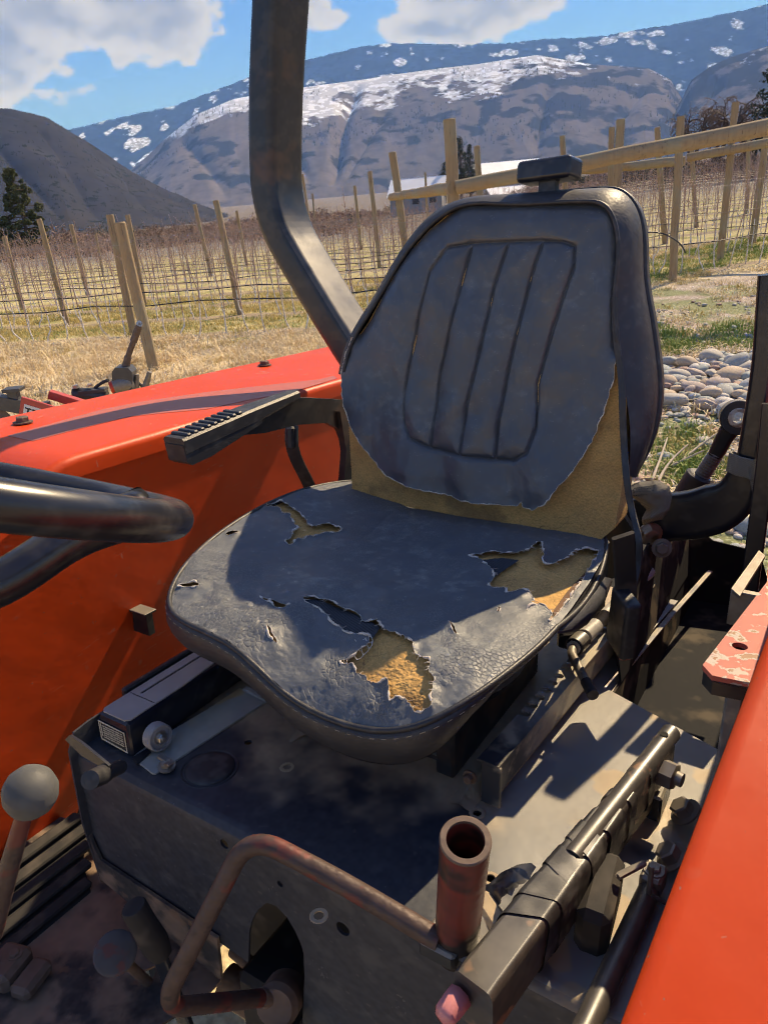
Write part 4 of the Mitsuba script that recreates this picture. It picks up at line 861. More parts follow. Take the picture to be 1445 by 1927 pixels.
for i in range(5):
    o = q1 + dn * (.012 + .029 * i) + A([max(0, (i - 1) * .022), 0, .006]); L = 1.3 - o[0] - .02
    tp('rib', obox(o + A([.012 + L / 2, 0, .002]), np.stack([[1, 0, 0], dn, np.cross([1, 0, 0], dn)], 1), [L / 2, .0105, .006], .003), 'dark_rubber', parent=STP)
KN = A([(0.8972,0.0044,1.384)][0]); KD = A([(0.9408,-0.0496,1.2187)][0]); ka = unit(KN - KD)
LV = tp('hand_lever', tube([KD, KN - ka * .02], [.0115, .0075], 18), 'rusty_pipe', 40, 'rusty hand lever with a round grey knob')
tp('lever_knob', lathe([(.0001, -.0235), (.010, -.0225), (.017, -.018), (.0225, -.010), (.0246, -.0012), (.0243, 0), (.0246, .0012), (.0228, .010), (.017, .0185), (.009, .0232), (.0001, .0245)], KN, ka, 40), 'worn_knob', True, parent=LV)
tp('lever_edge', [tube([KD + A([-.006, .018, -.004]), KD * .45 + KN * .55 + A([-.004, .009, -.004])], [.006, .0035], 8)], 'ivory_label', parent=LV) if False else None
pc = A([(0.7573,-0.1602,0.9302)][0]); pf = A([(0.7047,-0.1821,0.8)][0]); pax = unit([.35, .42, .84])
PD = tp('foot_knob', lathe([(.0001, -.008), (.020, -.007), (.028, -.001), (.0295, .002), (.026, .005), (.012, .0068), (.0001, .007)], pc, pax, 36), 'knob_paint', 40, 'round worn foot knob on a short stem')
tp('stem', rod(pc - pax * .004, pf, .0075, .0075), 'rust_brown', parent=PD)
g0, g1, g2 = A([(0.7433,-0.1186,1.0277)][0]), A([(0.7311,-0.1006,0.95)][0]), A([(0.7247,-0.0751,0.8047)][0])
GL = tp('grip_lever', [sweep([g1 + unit(g1 - g0) * -.004, g2], rrect(.030, .009, .003), up=[1, 0, 0])], 'black_metal', 30, 'flat lever with a black rubber grip')
tp('grip', lathe([(.0001, 0), (.0155, .001), (.0175, .004), (.0175, .035), (.0195, .070), (.0150, .094), (.0001, .094)], g0, g1 - g0, 24), 'dark_rubber', 40, parent=GL)
tp('collar', ring_mesh(g1 + unit(g1 - g0) * .001, g1 - g0, .006, .0135, .008), 'ivory_label', parent=GL)
fc = A([(0.8093,-0.3745,0.805)][0])
tp('pedal_bracket', [obox(fc + A([0, 0, .015]), frame([0, 0, 1], [1, .3, 0]), [.032, .026, .018], .008), obox(fc + A([-.01, .045, .010]), frame([0, 0, 1], [1, .3, 0]), [.030, .018, .012], .007)], 'rust_brown', 30, 'rusty bracket bolted to the floor pan')
for q in ((.012, -.012), (-.012, .006)): tp('bracket_bolt', hexbolt(fc + A([q[0], q[1], .033]), [0, 0, 1], .008, .006), 'rust_brown')
# stub control on the platform's front face
s0, s1 = A([(0.655,-0.2252,1.1489)][0]), A([(0.76,-0.1595,1.2202)][0]); sd = unit(s1 - s0)
SB = tp('stub_handle', [lathe([(.0001, 0), (.0105, 0), (.0105, .052), (.0125, .054), (.0125, .060), (.0135, .062), (.0125, .105), (.0001, .106)], s0, sd, 24)], 'black_plastic', 30, 'black rubber capped stub on the platform front')
tp('flat_arm', slab3([s0 + sd * .072 + A(q) for q in ((0, .004, .012), (.004, -.05, .030), (-.01, -.075, .030), (-.03, -.085, .015), (-.02, -.05, .004), (-.01, .004, .0))], [1, .1, .3], .005), 'black_gloss', parent=SB)

# bent pipe pedal and the open steering tube socket
BP = fillet(A([(0.735,0.0729,0.9546)][0:1] + [(0.72,-0.1321,0.7873),(0.72,-0.1437,0.8212)] + [(0.72,0.0871,1.2224),(0.72,0.1241,1.25)] + [(0.7,0.2038,1.218)] + [(0.7,0.3232,1.2057)]), .035, 8)
q = A([(0.72,0.0603,0.9479),(0.72,-0.1428,0.7797),(0.72,0.0933,1.233),(0.72,0.2189,1.2296),(0.72,0.3341,1.2161)]); q[0] = A([(0.69,0.0449,0.9065)][0])
q[1] = A([(0.8226,0.0243,1.0279)][0]); q[3] = A([(0.705,0.2069,1.2109)][0]); q[4] = A([(0.7,0.3249,1.1925)][0])
BPI = tp('bent_pipe', tube(fillet(q, .042, 10), .0112, 18), 'rusty_pipe', 45, 'rusty pipe bent into a corner in front of the platform')
piv = A([(0.66,0.0537,0.8779)][0])
tp('pivot', [lathe([(.0001, -.03), (.026, -.03), (.030, -.02), (.030, .02), (.024, .03), (.0001, .03)], piv, [.5, .2, .3], 24), rod(q[0], piv, .0125), hexbolt(piv + A([.045, .035, -.012]), [.5, .8, -.2], .014, .022), rod(piv + A([.05, .05, -.016]), piv + A([.06, .075, -.02]), .008)], 'rust_brown', parent=BPI)
ta, tb = A([(0.6733,0.3283,1.1537)][0]), A([(0.7281,0.3664,1.3644)][0]); tx_ = unit(tb - ta)
L_ = float(np.linalg.norm(tb - ta))
TBE = tp('open_tube', lathe([(.0001, 0), (.0205, 0), (.0218, .002), (.0222, .004), (.0222, L_ - .002), (.0214, L_ - .0004), (.0195, L_), (.0172, L_ - .0012), (.0166, L_ - .004), (.0166, .06), (.0001, .06)], ta, tx_, 44), 'red_tube', 40, 'open ended steel tube with worn red paint')
tp('rim', ring_mesh(tb - tx_ * .0014, tx_, .0168, .0226, .0042, 44), 'rust_brown', 40, 'rusty worn lip of the open tube', TBE)
tp('tube_bracket', [obox(ta + tx_ * .03 + A([-.01, .03, -.01]), np.eye(3), [.03, .022, .012], .004), obox(q[4] * .75 + ta * .25 + A([0, .0, .0]), np.eye(3), [.018, .02, .010], .003)], 'black_metal', parent=TBE)
# machinery seen through the arch and under the floor edge
tp('gear_housing', [box(.10, .50, -.22, .30, .30, 1.0, .03)], 'dark_rubber', 30, 'dark greasy housing behind the arch')
tp('shaft', [rod([(0.6,-0.1018,0.8067)][0], [(0.62,0.0287,0.8145)][0], .011), rod([(0.6,-0.1321,0.7165)][0], [(0.58,0.0426,0.6971)][0], .03)], 'rust_brown')
tp('under_frame', [box(.46, .64, -.06, .02, .35, .83, .01), box(.55, .75, .10, .50, .40, .70, .02)], 'dark_rubber')
tp('axle_housing', [rod([-.05, -1.0, .62], [-.05, 1.0, .62], .11, n=24)], 'dark_rubber', 30)
for s in (-1, 1):
    tw = [lathe([(.33, -.16), (.56, -.17), (.68, -.14), (.71, -.08), (.72, 0), (.71, .08), (.68, .14), (.56, .17), (.33, .16), (.33, -.16)], [-.05, s * .78, .72], [0, 1, 0], 56)]
    tk = tp('rear_tyre', tw, 'dark_rubber', 40)
    for i in range(22):
        a = i / 22 * 2 * math.pi
        for e in (-1, 1):
            aa = a + (e > 0) * math.pi / 22; c = A([-.05 + .725 * math.cos(aa), s * .78 + e * .07, .72 + .725 * math.sin(aa)])
            rd = A([math.cos(aa), 0, math.sin(aa)]); tn = unit(np.cross(rd, [0, 1, 0]) * e * .7 + A([0, 1, 0]))
            tp('lug', obox(c, np.stack([tn, np.cross(rd, tn), rd], 1), [.085, .018, .022], .004), 'dark_rubber', parent=tk)
    tp('wheel_disc', lathe([(.0001, -.02), (.20, -.02), (.34, .10), (.34, .12), (.19, .0), (.0001, .0)], [-.05, s * .78, .72], [0, s, 0], 40), 'orange_paint', 40, parent=tk)

# steering wheel
SC, SR, SA = A([.933, .015, 1.704]), .19, .416
sa, sb = A([-math.cos(SA), 0, -math.sin(SA)]), A([0, 1., 0]); sn = A([-math.sin(SA), 0, math.cos(SA)])
th = np.linspace(0, 2 * math.pi, 97)[:-1]
SW = tp('steering_wheel', tube([SC + SR * (math.cos(a) * sa + math.sin(a) * sb) for a in th], .0156, 22, True), 'wheel_black', True, 'worn black steering wheel rim and spokes seen edge on')
hub = SC - sn * .085
for a in (math.radians(15), math.radians(135), math.radians(255)):
    d = math.cos(a) * sa + math.sin(a) * sb
    P = spline([hub + d * .02, hub + d * .07 + sn * .004, SC + d * SR * .70 - sn * .030, SC + d * SR * .90 - sn * .010, SC + d * (SR - .002)], 18)
    tp('spoke', tube(P, np.concatenate([np.full(10, .0185), np.linspace(.0185, .0215, 8)]), 16), 'wheel_black', True, parent=SW)
tp('hub', lathe([(.0001, -.03), (.04, -.03), (.045, .0), (.035, .02), (.0001, .024)], hub, sn, 28), 'black_plastic', 40, parent=SW)
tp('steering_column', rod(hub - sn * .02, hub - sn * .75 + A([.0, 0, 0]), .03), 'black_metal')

# roll bar
lf = A([(-0.25,-0.6438,2.349),(-0.25,-0.6997,2.0429),(-0.25,-0.705,1.9517),(-0.25,-0.6852,1.8683),(-0.25,-0.6281,1.7828),(-0.25,-0.5549,1.6976),(-0.25,-0.4762,1.5885)]); cr = A([(-0.25,-0.5709,2.3367),(-0.25,-0.632,2.0375),(-0.25,-0.6317,1.9705),(-0.25,-0.6227,1.9071),(-0.25,-0.5875,1.8594),(-0.25,-0.5023,1.7584),(-0.25,-0.4185,1.65)])
c = (lf + cr) / 2; c[:, 0] = -.312
up_ = c[0] + unit(c[0] - c[1]) * .75; dn_ = c[-1] + unit(c[-1] - c[-2]) * .55
W_ = float(np.mean(np.linalg.norm(lf - cr, axis=1)))
P = fillet([up_ + A([0, .25, .06]), up_, c[0] * .4 + c[1] * .6, (c[2] + c[3]) / 2 + A([0, -.004, 0]), c[5], dn_], .10, 12)
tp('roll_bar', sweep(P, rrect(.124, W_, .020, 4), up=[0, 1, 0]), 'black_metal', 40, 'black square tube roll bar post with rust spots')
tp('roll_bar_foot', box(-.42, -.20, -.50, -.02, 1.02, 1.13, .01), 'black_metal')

# rear: dark tray, folded support arm, hitch top link
TYB = tp('tray', [slab3([(.16, .29, 1.03), (-.70, .29, 1.02), (-.70, .545, 1.02), (.16, .545, 1.03)], [0, 0, 1], .004), box(-.70, -.02, -.335, .30, 1.120, 1.124, .001)], 'shaded_black', 30, 'dark tray behind the seat with a dusty fold line')
tp('tray_wall', [slab3([(.10, .306, .90), (.10, .306, 1.126), (-.50, .370, 1.126), (-.50, .370, .90)], [0, 1, .1], .004), slab3([(.06, .300, 1.126), (-.50, .366, 1.124), (-.54, .33, 1.27), (-.2, .285, 1.285), (.05, .285, 1.25)], [0, 1, .2], .004),
    slab3([(-.52, .28, .90), (-.57, .56, .90), [(-0.55,0.4627,1.1684)][0], [(-0.55,0.3623,1.1815)][0], (-.52, .28, 1.26)], [1, .1, 0], .004)], 'shaded_black', parent=TYB)
tp('platform_end', slab3([(.165, .29, 1.126), (.165, .545, 1.126), (.163, .545, .92), (.163, .29, .92)], [-1, 0, 0], .003), 'shaded_black', parent=TYB)
tp('dusty_fold', sweep([(.095, .312, 1.124), (-.25, .343, 1.120), (-.50, .372, 1.122)], rrect(.010, .004, .001), up=[0, 0, 1]), 'dusty_black', parent=TYB)
AP = fillet(A([(-.27, .10, 1.300), (-.25, .22, 1.318), (-.25, .37, 1.348), (-.25, .432, 1.42), (-.25, .432, 1.785)]), .085, 12)
AR_ = tp('support_arm', sweep(AP[:-1], rrect(.022, .092, .010, 4), up=[0, 0, 1]), 'black_gloss', 40, 'glossy black bent arm behind the seat') if False else None
hor = fillet(A([(-0.25,0.1978,1.2939),(-0.25,0.2756,1.3156),(-0.25,0.3768,1.344),(-0.25,0.4326,1.3827),(-0.25,0.443,1.4653),(-0.25,0.4441,1.5125),(-0.25,0.4474,1.6272),(-0.25,0.4376,1.7783)]), .05, 8)
n_h = len(hor); tt = np.linspace(0, 1, n_h)
zt = np.clip((hor[:, 2] - 1.36) / .10, 0, 1)
V = []
pr = rrect(1., 1., .22, 4)
tang = np.gradient(hor, axis=0); tang /= np.linalg.norm(tang, axis=1, keepdims=True)
for i in range(n_h):
    nrm_ = unit(np.cross([1, 0, 0], tang[i])); w = .094 * (1 - zt[i]) + .036 * zt[i]
    V.append(hor[i] + pr[:, :1] * w * nrm_ + pr[:, 1:] * .034 * A([1., 0, 0]))
m = len(pr); V = np.vstack(V); Fh = [(i * m + j, i * m + (j + 1) % m, (i + 1) * m + (j + 1) % m) for i in range(n_h - 1) for j in range(m)] + [(i * m + j, (i + 1) * m + (j + 1) % m, (i + 1) * m + j) for i in range(n_h - 1) for j in range(m)]
V = np.vstack([V, V[-m:].mean(0) + A([0, 0, .004])]); Fh += [(len(V) - 1, (n_h - 1) * m + j, (n_h - 1) * m + (j + 1) % m) for j in range(m)]
ARM = tp('support_arm', fixed(trimesh.Trimesh(V, Fh, process=False)), 'black_gloss', 40, 'glossy black arm that bends upright at the right edge')
b0_ = [(-0.19,0.4808,1.2244),(-0.19,0.4777,1.4661),(-0.19,0.4731,1.5761)]
tp('stay_bar', sweep(b0_ , rrect(.030, .012, .003), up=[1, 0, 0]), 'black_gloss', parent=ARM)
tp('arm_bolt', hexbolt([(-0.215,0.2928,1.3005)][0], [1, .6, -.2], .017, .016), 'steel', parent=ARM)
tp('arm_bolt', hexbolt([(-0.2,0.321,1.2814)][0], [1, .4, .2], .013, .010), 'dull_steel', parent=ARM)
hp = [A(p) for p in [(-0.26,0.1868,1.3295),(-0.26,0.223,1.3524),(-0.26,0.2643,1.2966),(-0.26,0.2658,1.215),(-0.26,0.2139,1.1797),(-0.26,0.1885,1.2232)]]
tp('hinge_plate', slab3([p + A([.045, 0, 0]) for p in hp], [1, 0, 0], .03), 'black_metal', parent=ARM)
e0, e1, e2, e3 = (A(p) for p in [(-0.55,0.3808,1.4701),(-0.55,0.3536,1.3994),(-0.55,0.3265,1.343),(-0.55,0.2947,1.2747)])
ed = unit(e2 - e0)
HL = tp('top_link', [ring_mesh(e0, [1, .25, .1], .021, .037, .036, 40), sweep([e0 + ed * .033, e0 + ed * .055, e1 + ed * .008, e1 + ed * .022], rrect(1, 1, .3), up=[1, 0, 0], scale=[.040, .036, .034, .03])], 'black_metal', 40, 'hitch link eye with a steel ball bush')
tp('bush', [ring_mesh(e0, [1, .25, .1], .0125, .0215, .040, 36)], 'steel', 40, parent=HL)
thr = []
for i in range(10): o = e1 + ed * (.018 + .0062 * i); thr.append(lathe([(.0150, -.0026), (.0185, 0), (.0150, .0026)], o, ed, 22))
tp('thread', [rod(e1 + ed * .01, e2 + ed * .03, .0155)] + thr, 'dull_steel', 30, parent=HL)
tp('sleeve', lathe([(.0001, 0), (.026, 0), (.032, .004), (.033, .012), (.030, .20), (.0001, .20)], e2 + ed * .012, ed, 28), 'black_plastic', 30, parent=HL)

# seat rail, height handle, bolt-on metal at the right
RA, RBm = A([.444, .262, 1.180]), A([-.20, .304, 1.180])
rd_ = unit(RBm - RA); rs_ = unit(np.cross([0, 0, 1], rd_)); RL_ = float(np.linalg.norm(RBm - RA))
out = Polygon([(0, 0), (RL_, 0), (RL_, .030), (0, .030)])
for i in range(16):
    s = .115 + i * .0235
    out = out.difference(Polygon([(s, .034), (s + .002, .018), (s + .006, .0145), (s + .0115, .0155), (s + .0135, .020), (s + .013, .034)]))
RLK = tp('seat_rail', [plate(out, RA + A([0, 0, -.006]) + rs_ * -.022, rd_, [0, 0, 1], .003), obox((RA + RBm) / 2 + A([0, 0, .008]), np.stack([rd_, rs_, [0, 0, 1]], 1), [RL_ / 2, .0185, .012], .004), obox(RA * .82 + RBm * .18 + A([0, 0, .014]), np.stack([rd_, rs_, [0, 0, 1]], 1), [.11, .0200, .010], .004), obox(RA + rd_ * -.003 + A([0, 0, -.004]), np.stack([rd_, rs_, [0, 0, 1]], 1), [.003, .028, .018], .001)], 'dusty_black', 30, 'notched seat slide rail caked with dust') if False else None
top_out = Polygon([(0, -.020), (RL_, -.020), (RL_, .012), (0, .012)])
for i in range(15):
    s = .125 + i * .0235
    top_out = top_out.difference(Point(s, -.0105).buffer(.0066).union(Polygon([(s - .0066, -.0105), (s - .0085, -.03), (s + .0015, -.03), (s + .0045, -.0125)])))
RLK = tp('seat_rail', [plate(top_out, RA + A([0, 0, .020]), rd_, -rs_, -.0035), obox((RA + RBm) / 2 + A([0, 0, -.002]) - rs_ * .008, np.stack([rd_, rs_, [0, 0, 1]], 1), [RL_ / 2, .003, .021], .001), obox(RA + rd_ * .003 + A([0, 0, -.012]), np.stack([rd_, rs_, [0, 0, 1]], 1), [.003, .014, .032], .001)], 'dusty_black', 30, 'notched seat slide rail caked with dust')
tp('rail_core', obox((RA + RBm) / 2 + A([0, 0, -.02]) + rs_ * .007, np.stack([rd_, rs_, [0, 0, 1]], 1), [RL_ / 2 - .004, .007, .027], .001), 'dusty_tan', parent=RLK)
tp('rail_end_bolt', hexbolt(RA + A([.004, -.028, -.006]), [1, 0, 0], .007, .010), 'rust_brown', parent=RLK)
tp('dried_mud', fixed(trimesh.Trimesh(*(lambda t, w: (np.stack([RA[0] + rd_[0] * t + rs_[0] * w, RA[1] - .008 + rd_[1] * t + rs_[1] * w, 1.1305 + .012 * nfbm(np.stack([t * 60, w * 60, 0 * t], -1), 3, 3) * np.clip(1 - np.abs((w - .028) / .017), 0, 1)], -1).reshape(-1, 3), [q_ for i in range(79) for j in range(8) for q_ in ((i * 9 + j, i * 9 + j + 1, (i + 1) * 9 + j + 1), (i * 9 + j, (i + 1) * 9 + j + 1, (i + 1) * 9 + j))]))(*np.meshgrid(np.linspace(-.02, RL_ * .7, 80), np.linspace(.010, .046, 9), indexing='ij')), process=False)), 'dusty_tan', True, parent=RLK)
h0, h1, h2 = A([-.10, .292, 1.226]), A([.152, .266, 1.222]), A([.245, .332, 1.218])
HK = tp('slide_handle', tube(fillet([h1 + unit(h0 - h1) * .06, h1, h2], .018, 8), .0072, 14), 'dull_steel', 40, 'bent steel slide handle over the notched rail')
tp('handle_tip', rod(h2 - unit(h2 - h1) * .03, h2 + unit(h2 - h1) * .004, .0085), 'black_plastic', parent=HK)
hd = unit(h0 - h1)
tp('adjuster_rod', [rod(h1 + hd * .012, h1 + hd * .05, .0115), rod(h1 + hd * .055, h1 + hd * .10, .0135), rod(h1 + hd * .14, h0 + hd * .1, .012)], 'plain_grey', 30, parent=HK)
tp('spring', [lathe([(.009, -.0016), (.0115, 0), (.009, .0016)], h1 + hd * (.100 + .0042 * i), hd, 16) for i in range(10)], 'dull_steel', 30, parent=HK)
tp('adjuster_cap', ring_mesh(h1 + hd * .03, hd, .002, .0155, .03), 'black_metal', parent=HK)

# taped bar
B0, B1 = A([.735, .378, 1.197]), A([.305, .452, 1.218]); bd = unit(B1 - B0); bs = unit(np.cross(bd, [0, 0, 1])); bu = np.cross(bs, bd); BL = float(np.linalg.norm(B1 - B0))
def bar_at(s): return B0 + bd * s
st = np.linspace(0, BL * .80, 24); wv_ = np.interp(st / BL, [0, .25, .5, .8], [.044, .041, .034, .026]); hv = np.interp(st / BL, [0, .3, .8], [.064, .060, .056])
pr = rrect(1., 1., .16, 4); Vb = np.vstack([bar_at(s) + bs * pr[:, :1] * w + bu * ((pr[:, 1:] - .5) * h + .014) for s, w, h in zip(st, wv_, hv)])
m = len(pr); Fb = [t_ for i in range(23) for j in range(m) for t_ in ((i * m + j, i * m + (j + 1) % m, (i + 1) * m + (j + 1) % m), (i * m + j, (i + 1) * m + (j + 1) % m, (i + 1) * m + j))]
Vb = np.vstack([Vb, Vb[:m].mean(0), Vb[-m:].mean(0)]); Fb += [(len(Vb) - 2, (j + 1) % m, j) for j in range(m)] + [(len(Vb) - 1, 23 * m + j, 23 * m + (j + 1) % m) for j in range(m)]
BAR = tp('pedal_bar', fixed(trimesh.Trimesh(Vb, Fb, process=False)), 'worn_bar', 35, 'worn black pedal bar bound with electrical tape')
tp('bar_tube', [rod(bar_at(BL * .42) + bu * .008, bar_at(BL * 1.02) + bu * .010, .0125, n=24), obox(bar_at(BL * .82) + bu * -.028, np.stack([bd, bs, bu], 1), [BL * .20, .008, .042], .004)], 'worn_bar', 35, parent=BAR)
tp('pin_hole', lathe([(.0001, 0), (.005, 0), (.005, .001), (.0001, .001)], bar_at(BL * .965) + bu * .0222, bu, 16), 'dark_hole', parent=BAR)
def tape_wrap(s0, s1, tilt, seed, grow=.0022):
    rng = np.random.default_rng(seed); n = 12; V, F = [], []; pq = rrect(1., 1., .2, 5); mm = len(pq)
    for i in range(n):
        s = s0 + (s1 - s0) * i / (n - 1); w = np.interp(s / BL, [0, .25, .5, .8, 1], [.044, .041, .034, .026, .026]) + grow * 2; h = np.interp(s / BL, [0, .3, .8, 1], [.064, .060, .056, .05]) + grow * 2
        for px_, py_ in pq:
            k = 1 + rng.normal(0, .006); V.append(bar_at(s + tilt * (px_ + .6 * py_)) + bs * px_ * w * k + bu * ((py_ - .5) * h * k + .014 + grow))
    F = [t_ for i in range(n - 1) for j in range(mm) for t_ in ((i * mm + j, i * mm + (j + 1) % mm, (i + 1) * mm + (j + 1) % mm), (i * mm + j, (i + 1) * mm + (j + 1) % mm, (i + 1) * mm + j))]
    return trimesh.Trimesh(V, F, process=False)
for i, (a, b, tl, gr) in enumerate(((.080, .120, .026, .0020), (.108, .142, .020, .0031), (.132, .168, .028, .0022), (.155, .186, -.014, .0034), (.176, .210, .024, .0024), (.200, .232, -.016, .0036), (.222, .262, .022, .0022), (.285, .302, .012, .0020), (.345, .362, .010, .0016))):
    tp('tape_wrap', tape_wrap(a, b, tl, 60 + i, gr), 'tape', 45, parent=BAR)
tl0 = A([(0.6182,0.3557,1.19)][0])
flap = [bar_at(.10) + bu * .014 - bs * .024, bar_at(.145) + bu * .013 - bs * .022, tl0 + A([-.01, .0, .01]), A([(0.5946,0.3199,1.165)][0]), A([(0.6251,0.3313,1.16)][0]), A([(0.6299,0.3493,1.16)][0])]
f2 = spline(flap[:1] + flap[3:4], 2)
gq = []
for i in range(9):
    for j in range(9):
        u_, v_ = i / 8, j / 8; p_ = (1 - u_) * ((1 - v_) * flap[0] + v_ * flap[1]) + u_ * ((1 - v_) * flap[5] + v_ * flap[3]); gq.append(p_ + A([0, 0, .012 * math.sin(3.1 * u_) + .005 * math.sin(7 * v_ + 5 * u_)]) + rngl.normal(0, .0012 + .002 * (u_ > .9), 3))
tp('loose_tape', trimesh.Trimesh(gq, [t_ for i in range(8) for j in range(8) for t_ in ((i * 9 + j, i * 9 + j + 1, i * 9 + j + 10), (i * 9 + j, i * 9 + j + 10, i * 9 + j + 9))], process=False), 'tape', True, 'loose crumpled end of tape', BAR)
tp('bar_link', obox([(0.6367,0.3523,1.17)][0], frame([.4, .5, .1]), [.018, .012, .03], .005), 'dusty_tan', parent=BAR)
pk_ = bar_at(-.004) + bu * -.012 - bs * .012
tp('pink_cap', lathe([(.0001, .028), (.008, .027), (.0120, .022), (.0130, .010), (.0130, 0), (.0001, 0)], pk_, -bd, 8), 'pink_plastic', True, 'pink plastic cap on the end of the pedal bar', BAR)
tp('bar_nut', [hexbolt(bar_at(BL * .90) + bs * .010 + bu * -.012, bs, .018, .020), rod(bar_at(BL * .90) + bs * .03 + bu * -.012, bar_at(BL * .90) + bs * .038 + bu * -.012, .009)], 'dull_steel', 30, parent=BAR)
tp('bar_post', box(.30, .36, .435, .462, 1.131, 1.17, .003), 'black_metal', parent=BAR)
# small hardware beside the bar
blk = A([(0.5434,0.439,1.131)][0])
tp('pedal_block', obox(blk + A([.0, .0, .022]), frame([.12, .05, 1], [1, .1, 0]), [.046, .018, .042], .009), 'dark_rubber', 30, 'dusty rubber faced block under the bar')
ck = A([(0.5356,0.4473,1.19)][0])
tp('spring_clip', [tube(fillet([ck, ck + A([-.03, .022, .004]), ck + A([-.028, .028, .012]), ck + A([.004, .008, .010])], .006, 5), .0035, 8), rod(ck + A([-.03, .035, -.05]), ck + A([-.03, .035, .01]), .003)], 'dull_steel')
tp('wire_lead', tube(spline([ck + A([-.02, .04, -.02]), ck + A([-.03, .07, -.03]), ck + A([-.05, .09, -.03])], 10), .0025, 7), 'black_plastic')
r0, r1 = A([(0.7087,0.4673,1.15)][0]), A([(0.4778,0.4806,1.15)][0]); rdv = unit(r1 - r0)
RD = tp('control_rod', rod(r0, r1, .0120, n=20), 'worn_bar', 35, 'worn steel control rod beside the near fender')
tp('rod_eye', [obox(r1 + A([0, 0, .004]), frame([0, 0, 1], rdv), [.016, .012, .014], .003), hexbolt(r1 + A([0, 0, .018]), [0, 0, 1], .008, .006)], 'dull_steel', parent=RD)
for px_ in [(0.429,0.4915,1.15),(0.3444,0.4892,1.15)]: tp('panel_bolt', hexbolt(px_, [.2, -.6, .8], .014, .016), 'dull_steel')
tp('side_plate', [box(.24, .70, .505, .511, 1.0, 1.16, .002)], 'platform_paint')
# faded bracket on the near fender
BRP = A([(0.4008,0.4935,1.4),(0.418,0.5063,1.4),(0.4141,0.5382,1.4),(0.4071,0.5667,1.4),(0.0938,0.5595,1.4),(0.0737,0.5207,1.4),(0.1421,0.5273,1.4)])
FBR = tp('fender_plate', man(slab3([(x, y, 1.40) for x, y, z in BRP], [0, 0, 1], .006)) - m3.Manifold.cylinder(.06, .0085, .0085, 20).translate([*[(0.3391,0.5222,1.4)][0][:2], 1.37]), 'chalky_red_paint', 30, 'chalky faded red bracket plate with a bolt hole')
tp('under_plate', slab3([(x - .004, y + .001, 1.390) for x, y, z in BRP], [0, 0, 1], .016), 'black_metal', parent=FBR)
tp('leg', [box(.31, .345, .515, .535, 1.10, 1.375, .003), box(.22, .31, .525, .535, 1.10, 1.375, .002)], 'dusty_black', parent=FBR)
sbk = A([(0.0302,0.4738,1.33),(-0.1488,0.4901,1.33),(-0.1293,0.5023,1.33),(0.0511,0.4888,1.33)])
tp('steel_bracket', [slab3([tuple(p) for p in sbk], [0, 0, 1], .006), box(sbk[0][0] - .01, sbk[0][0] + .004, sbk[0][1], sbk[0][1] + .05, 1.27, 1.328, .001)], 'dull_steel', parent=FBR)

# ---- the seat cushion: foam, a torn vinyl cover, piping, skirt
RING = A([(-.050, -.268, 1.374), (.02, -.312, 1.380), (.12, -.334, 1.382), (.25, -.334, 1.377), (.38, -.312, 1.366), (.47, -.275, 1.354), (.525, -.225, 1.344), (.545, -.135, 1.340), (.550, -.075, 1.334), (.556, -.020, 1.314), (.560, .030, 1.294),
          (.560, .095, 1.284), (.555, .165, 1.290), (.540, .220, 1.312), (.503, .252, 1.329), (.445, .272, 1.337), (.325, .290, 1.341), (.20, .290, 1.343), (.08, .284, 1.349), (.01, .272, 1.355), (-.045, .240, 1.360), (-.055, .0, 1.355)])
RC = A([.25, 0.])
RSM = spline(RING, 400, True)
_an = np.arctan2(RSM[:, 1] - RC[1], RSM[:, 0] - RC[0]); _o = np.argsort(_an); _an = _an[_o]; _rr = np.hypot(RSM[:, 0] - RC[0], RSM[:, 1] - RC[1])[_o]; _rz = RSM[_o, 2]
_an = np.concatenate([_an - 2 * np.pi, _an, _an + 2 * np.pi]); _rr = np.tile(_rr, 3); _rz = np.tile(_rz, 3)
def seat_z(x, y):
    a = np.arctan2(y - RC[1], x - RC[0]); r = np.hypot(x - RC[0], y - RC[1]); R = np.interp(a, _an, _rr); zr = np.interp(a, _an, _rz); q = np.clip(r / R, 0, 1.02)
    z = 1.349 * (1 - q ** 3.2) + zr * q ** 3.2 + .016 * q ** 2 * (1 - q ** 4)
    p = np.stack([x, y, 0 * x], -1)
    z += (nfbm(p * 9, 3, 2) - .5) * .012 * (1 - q ** 6)
    return z
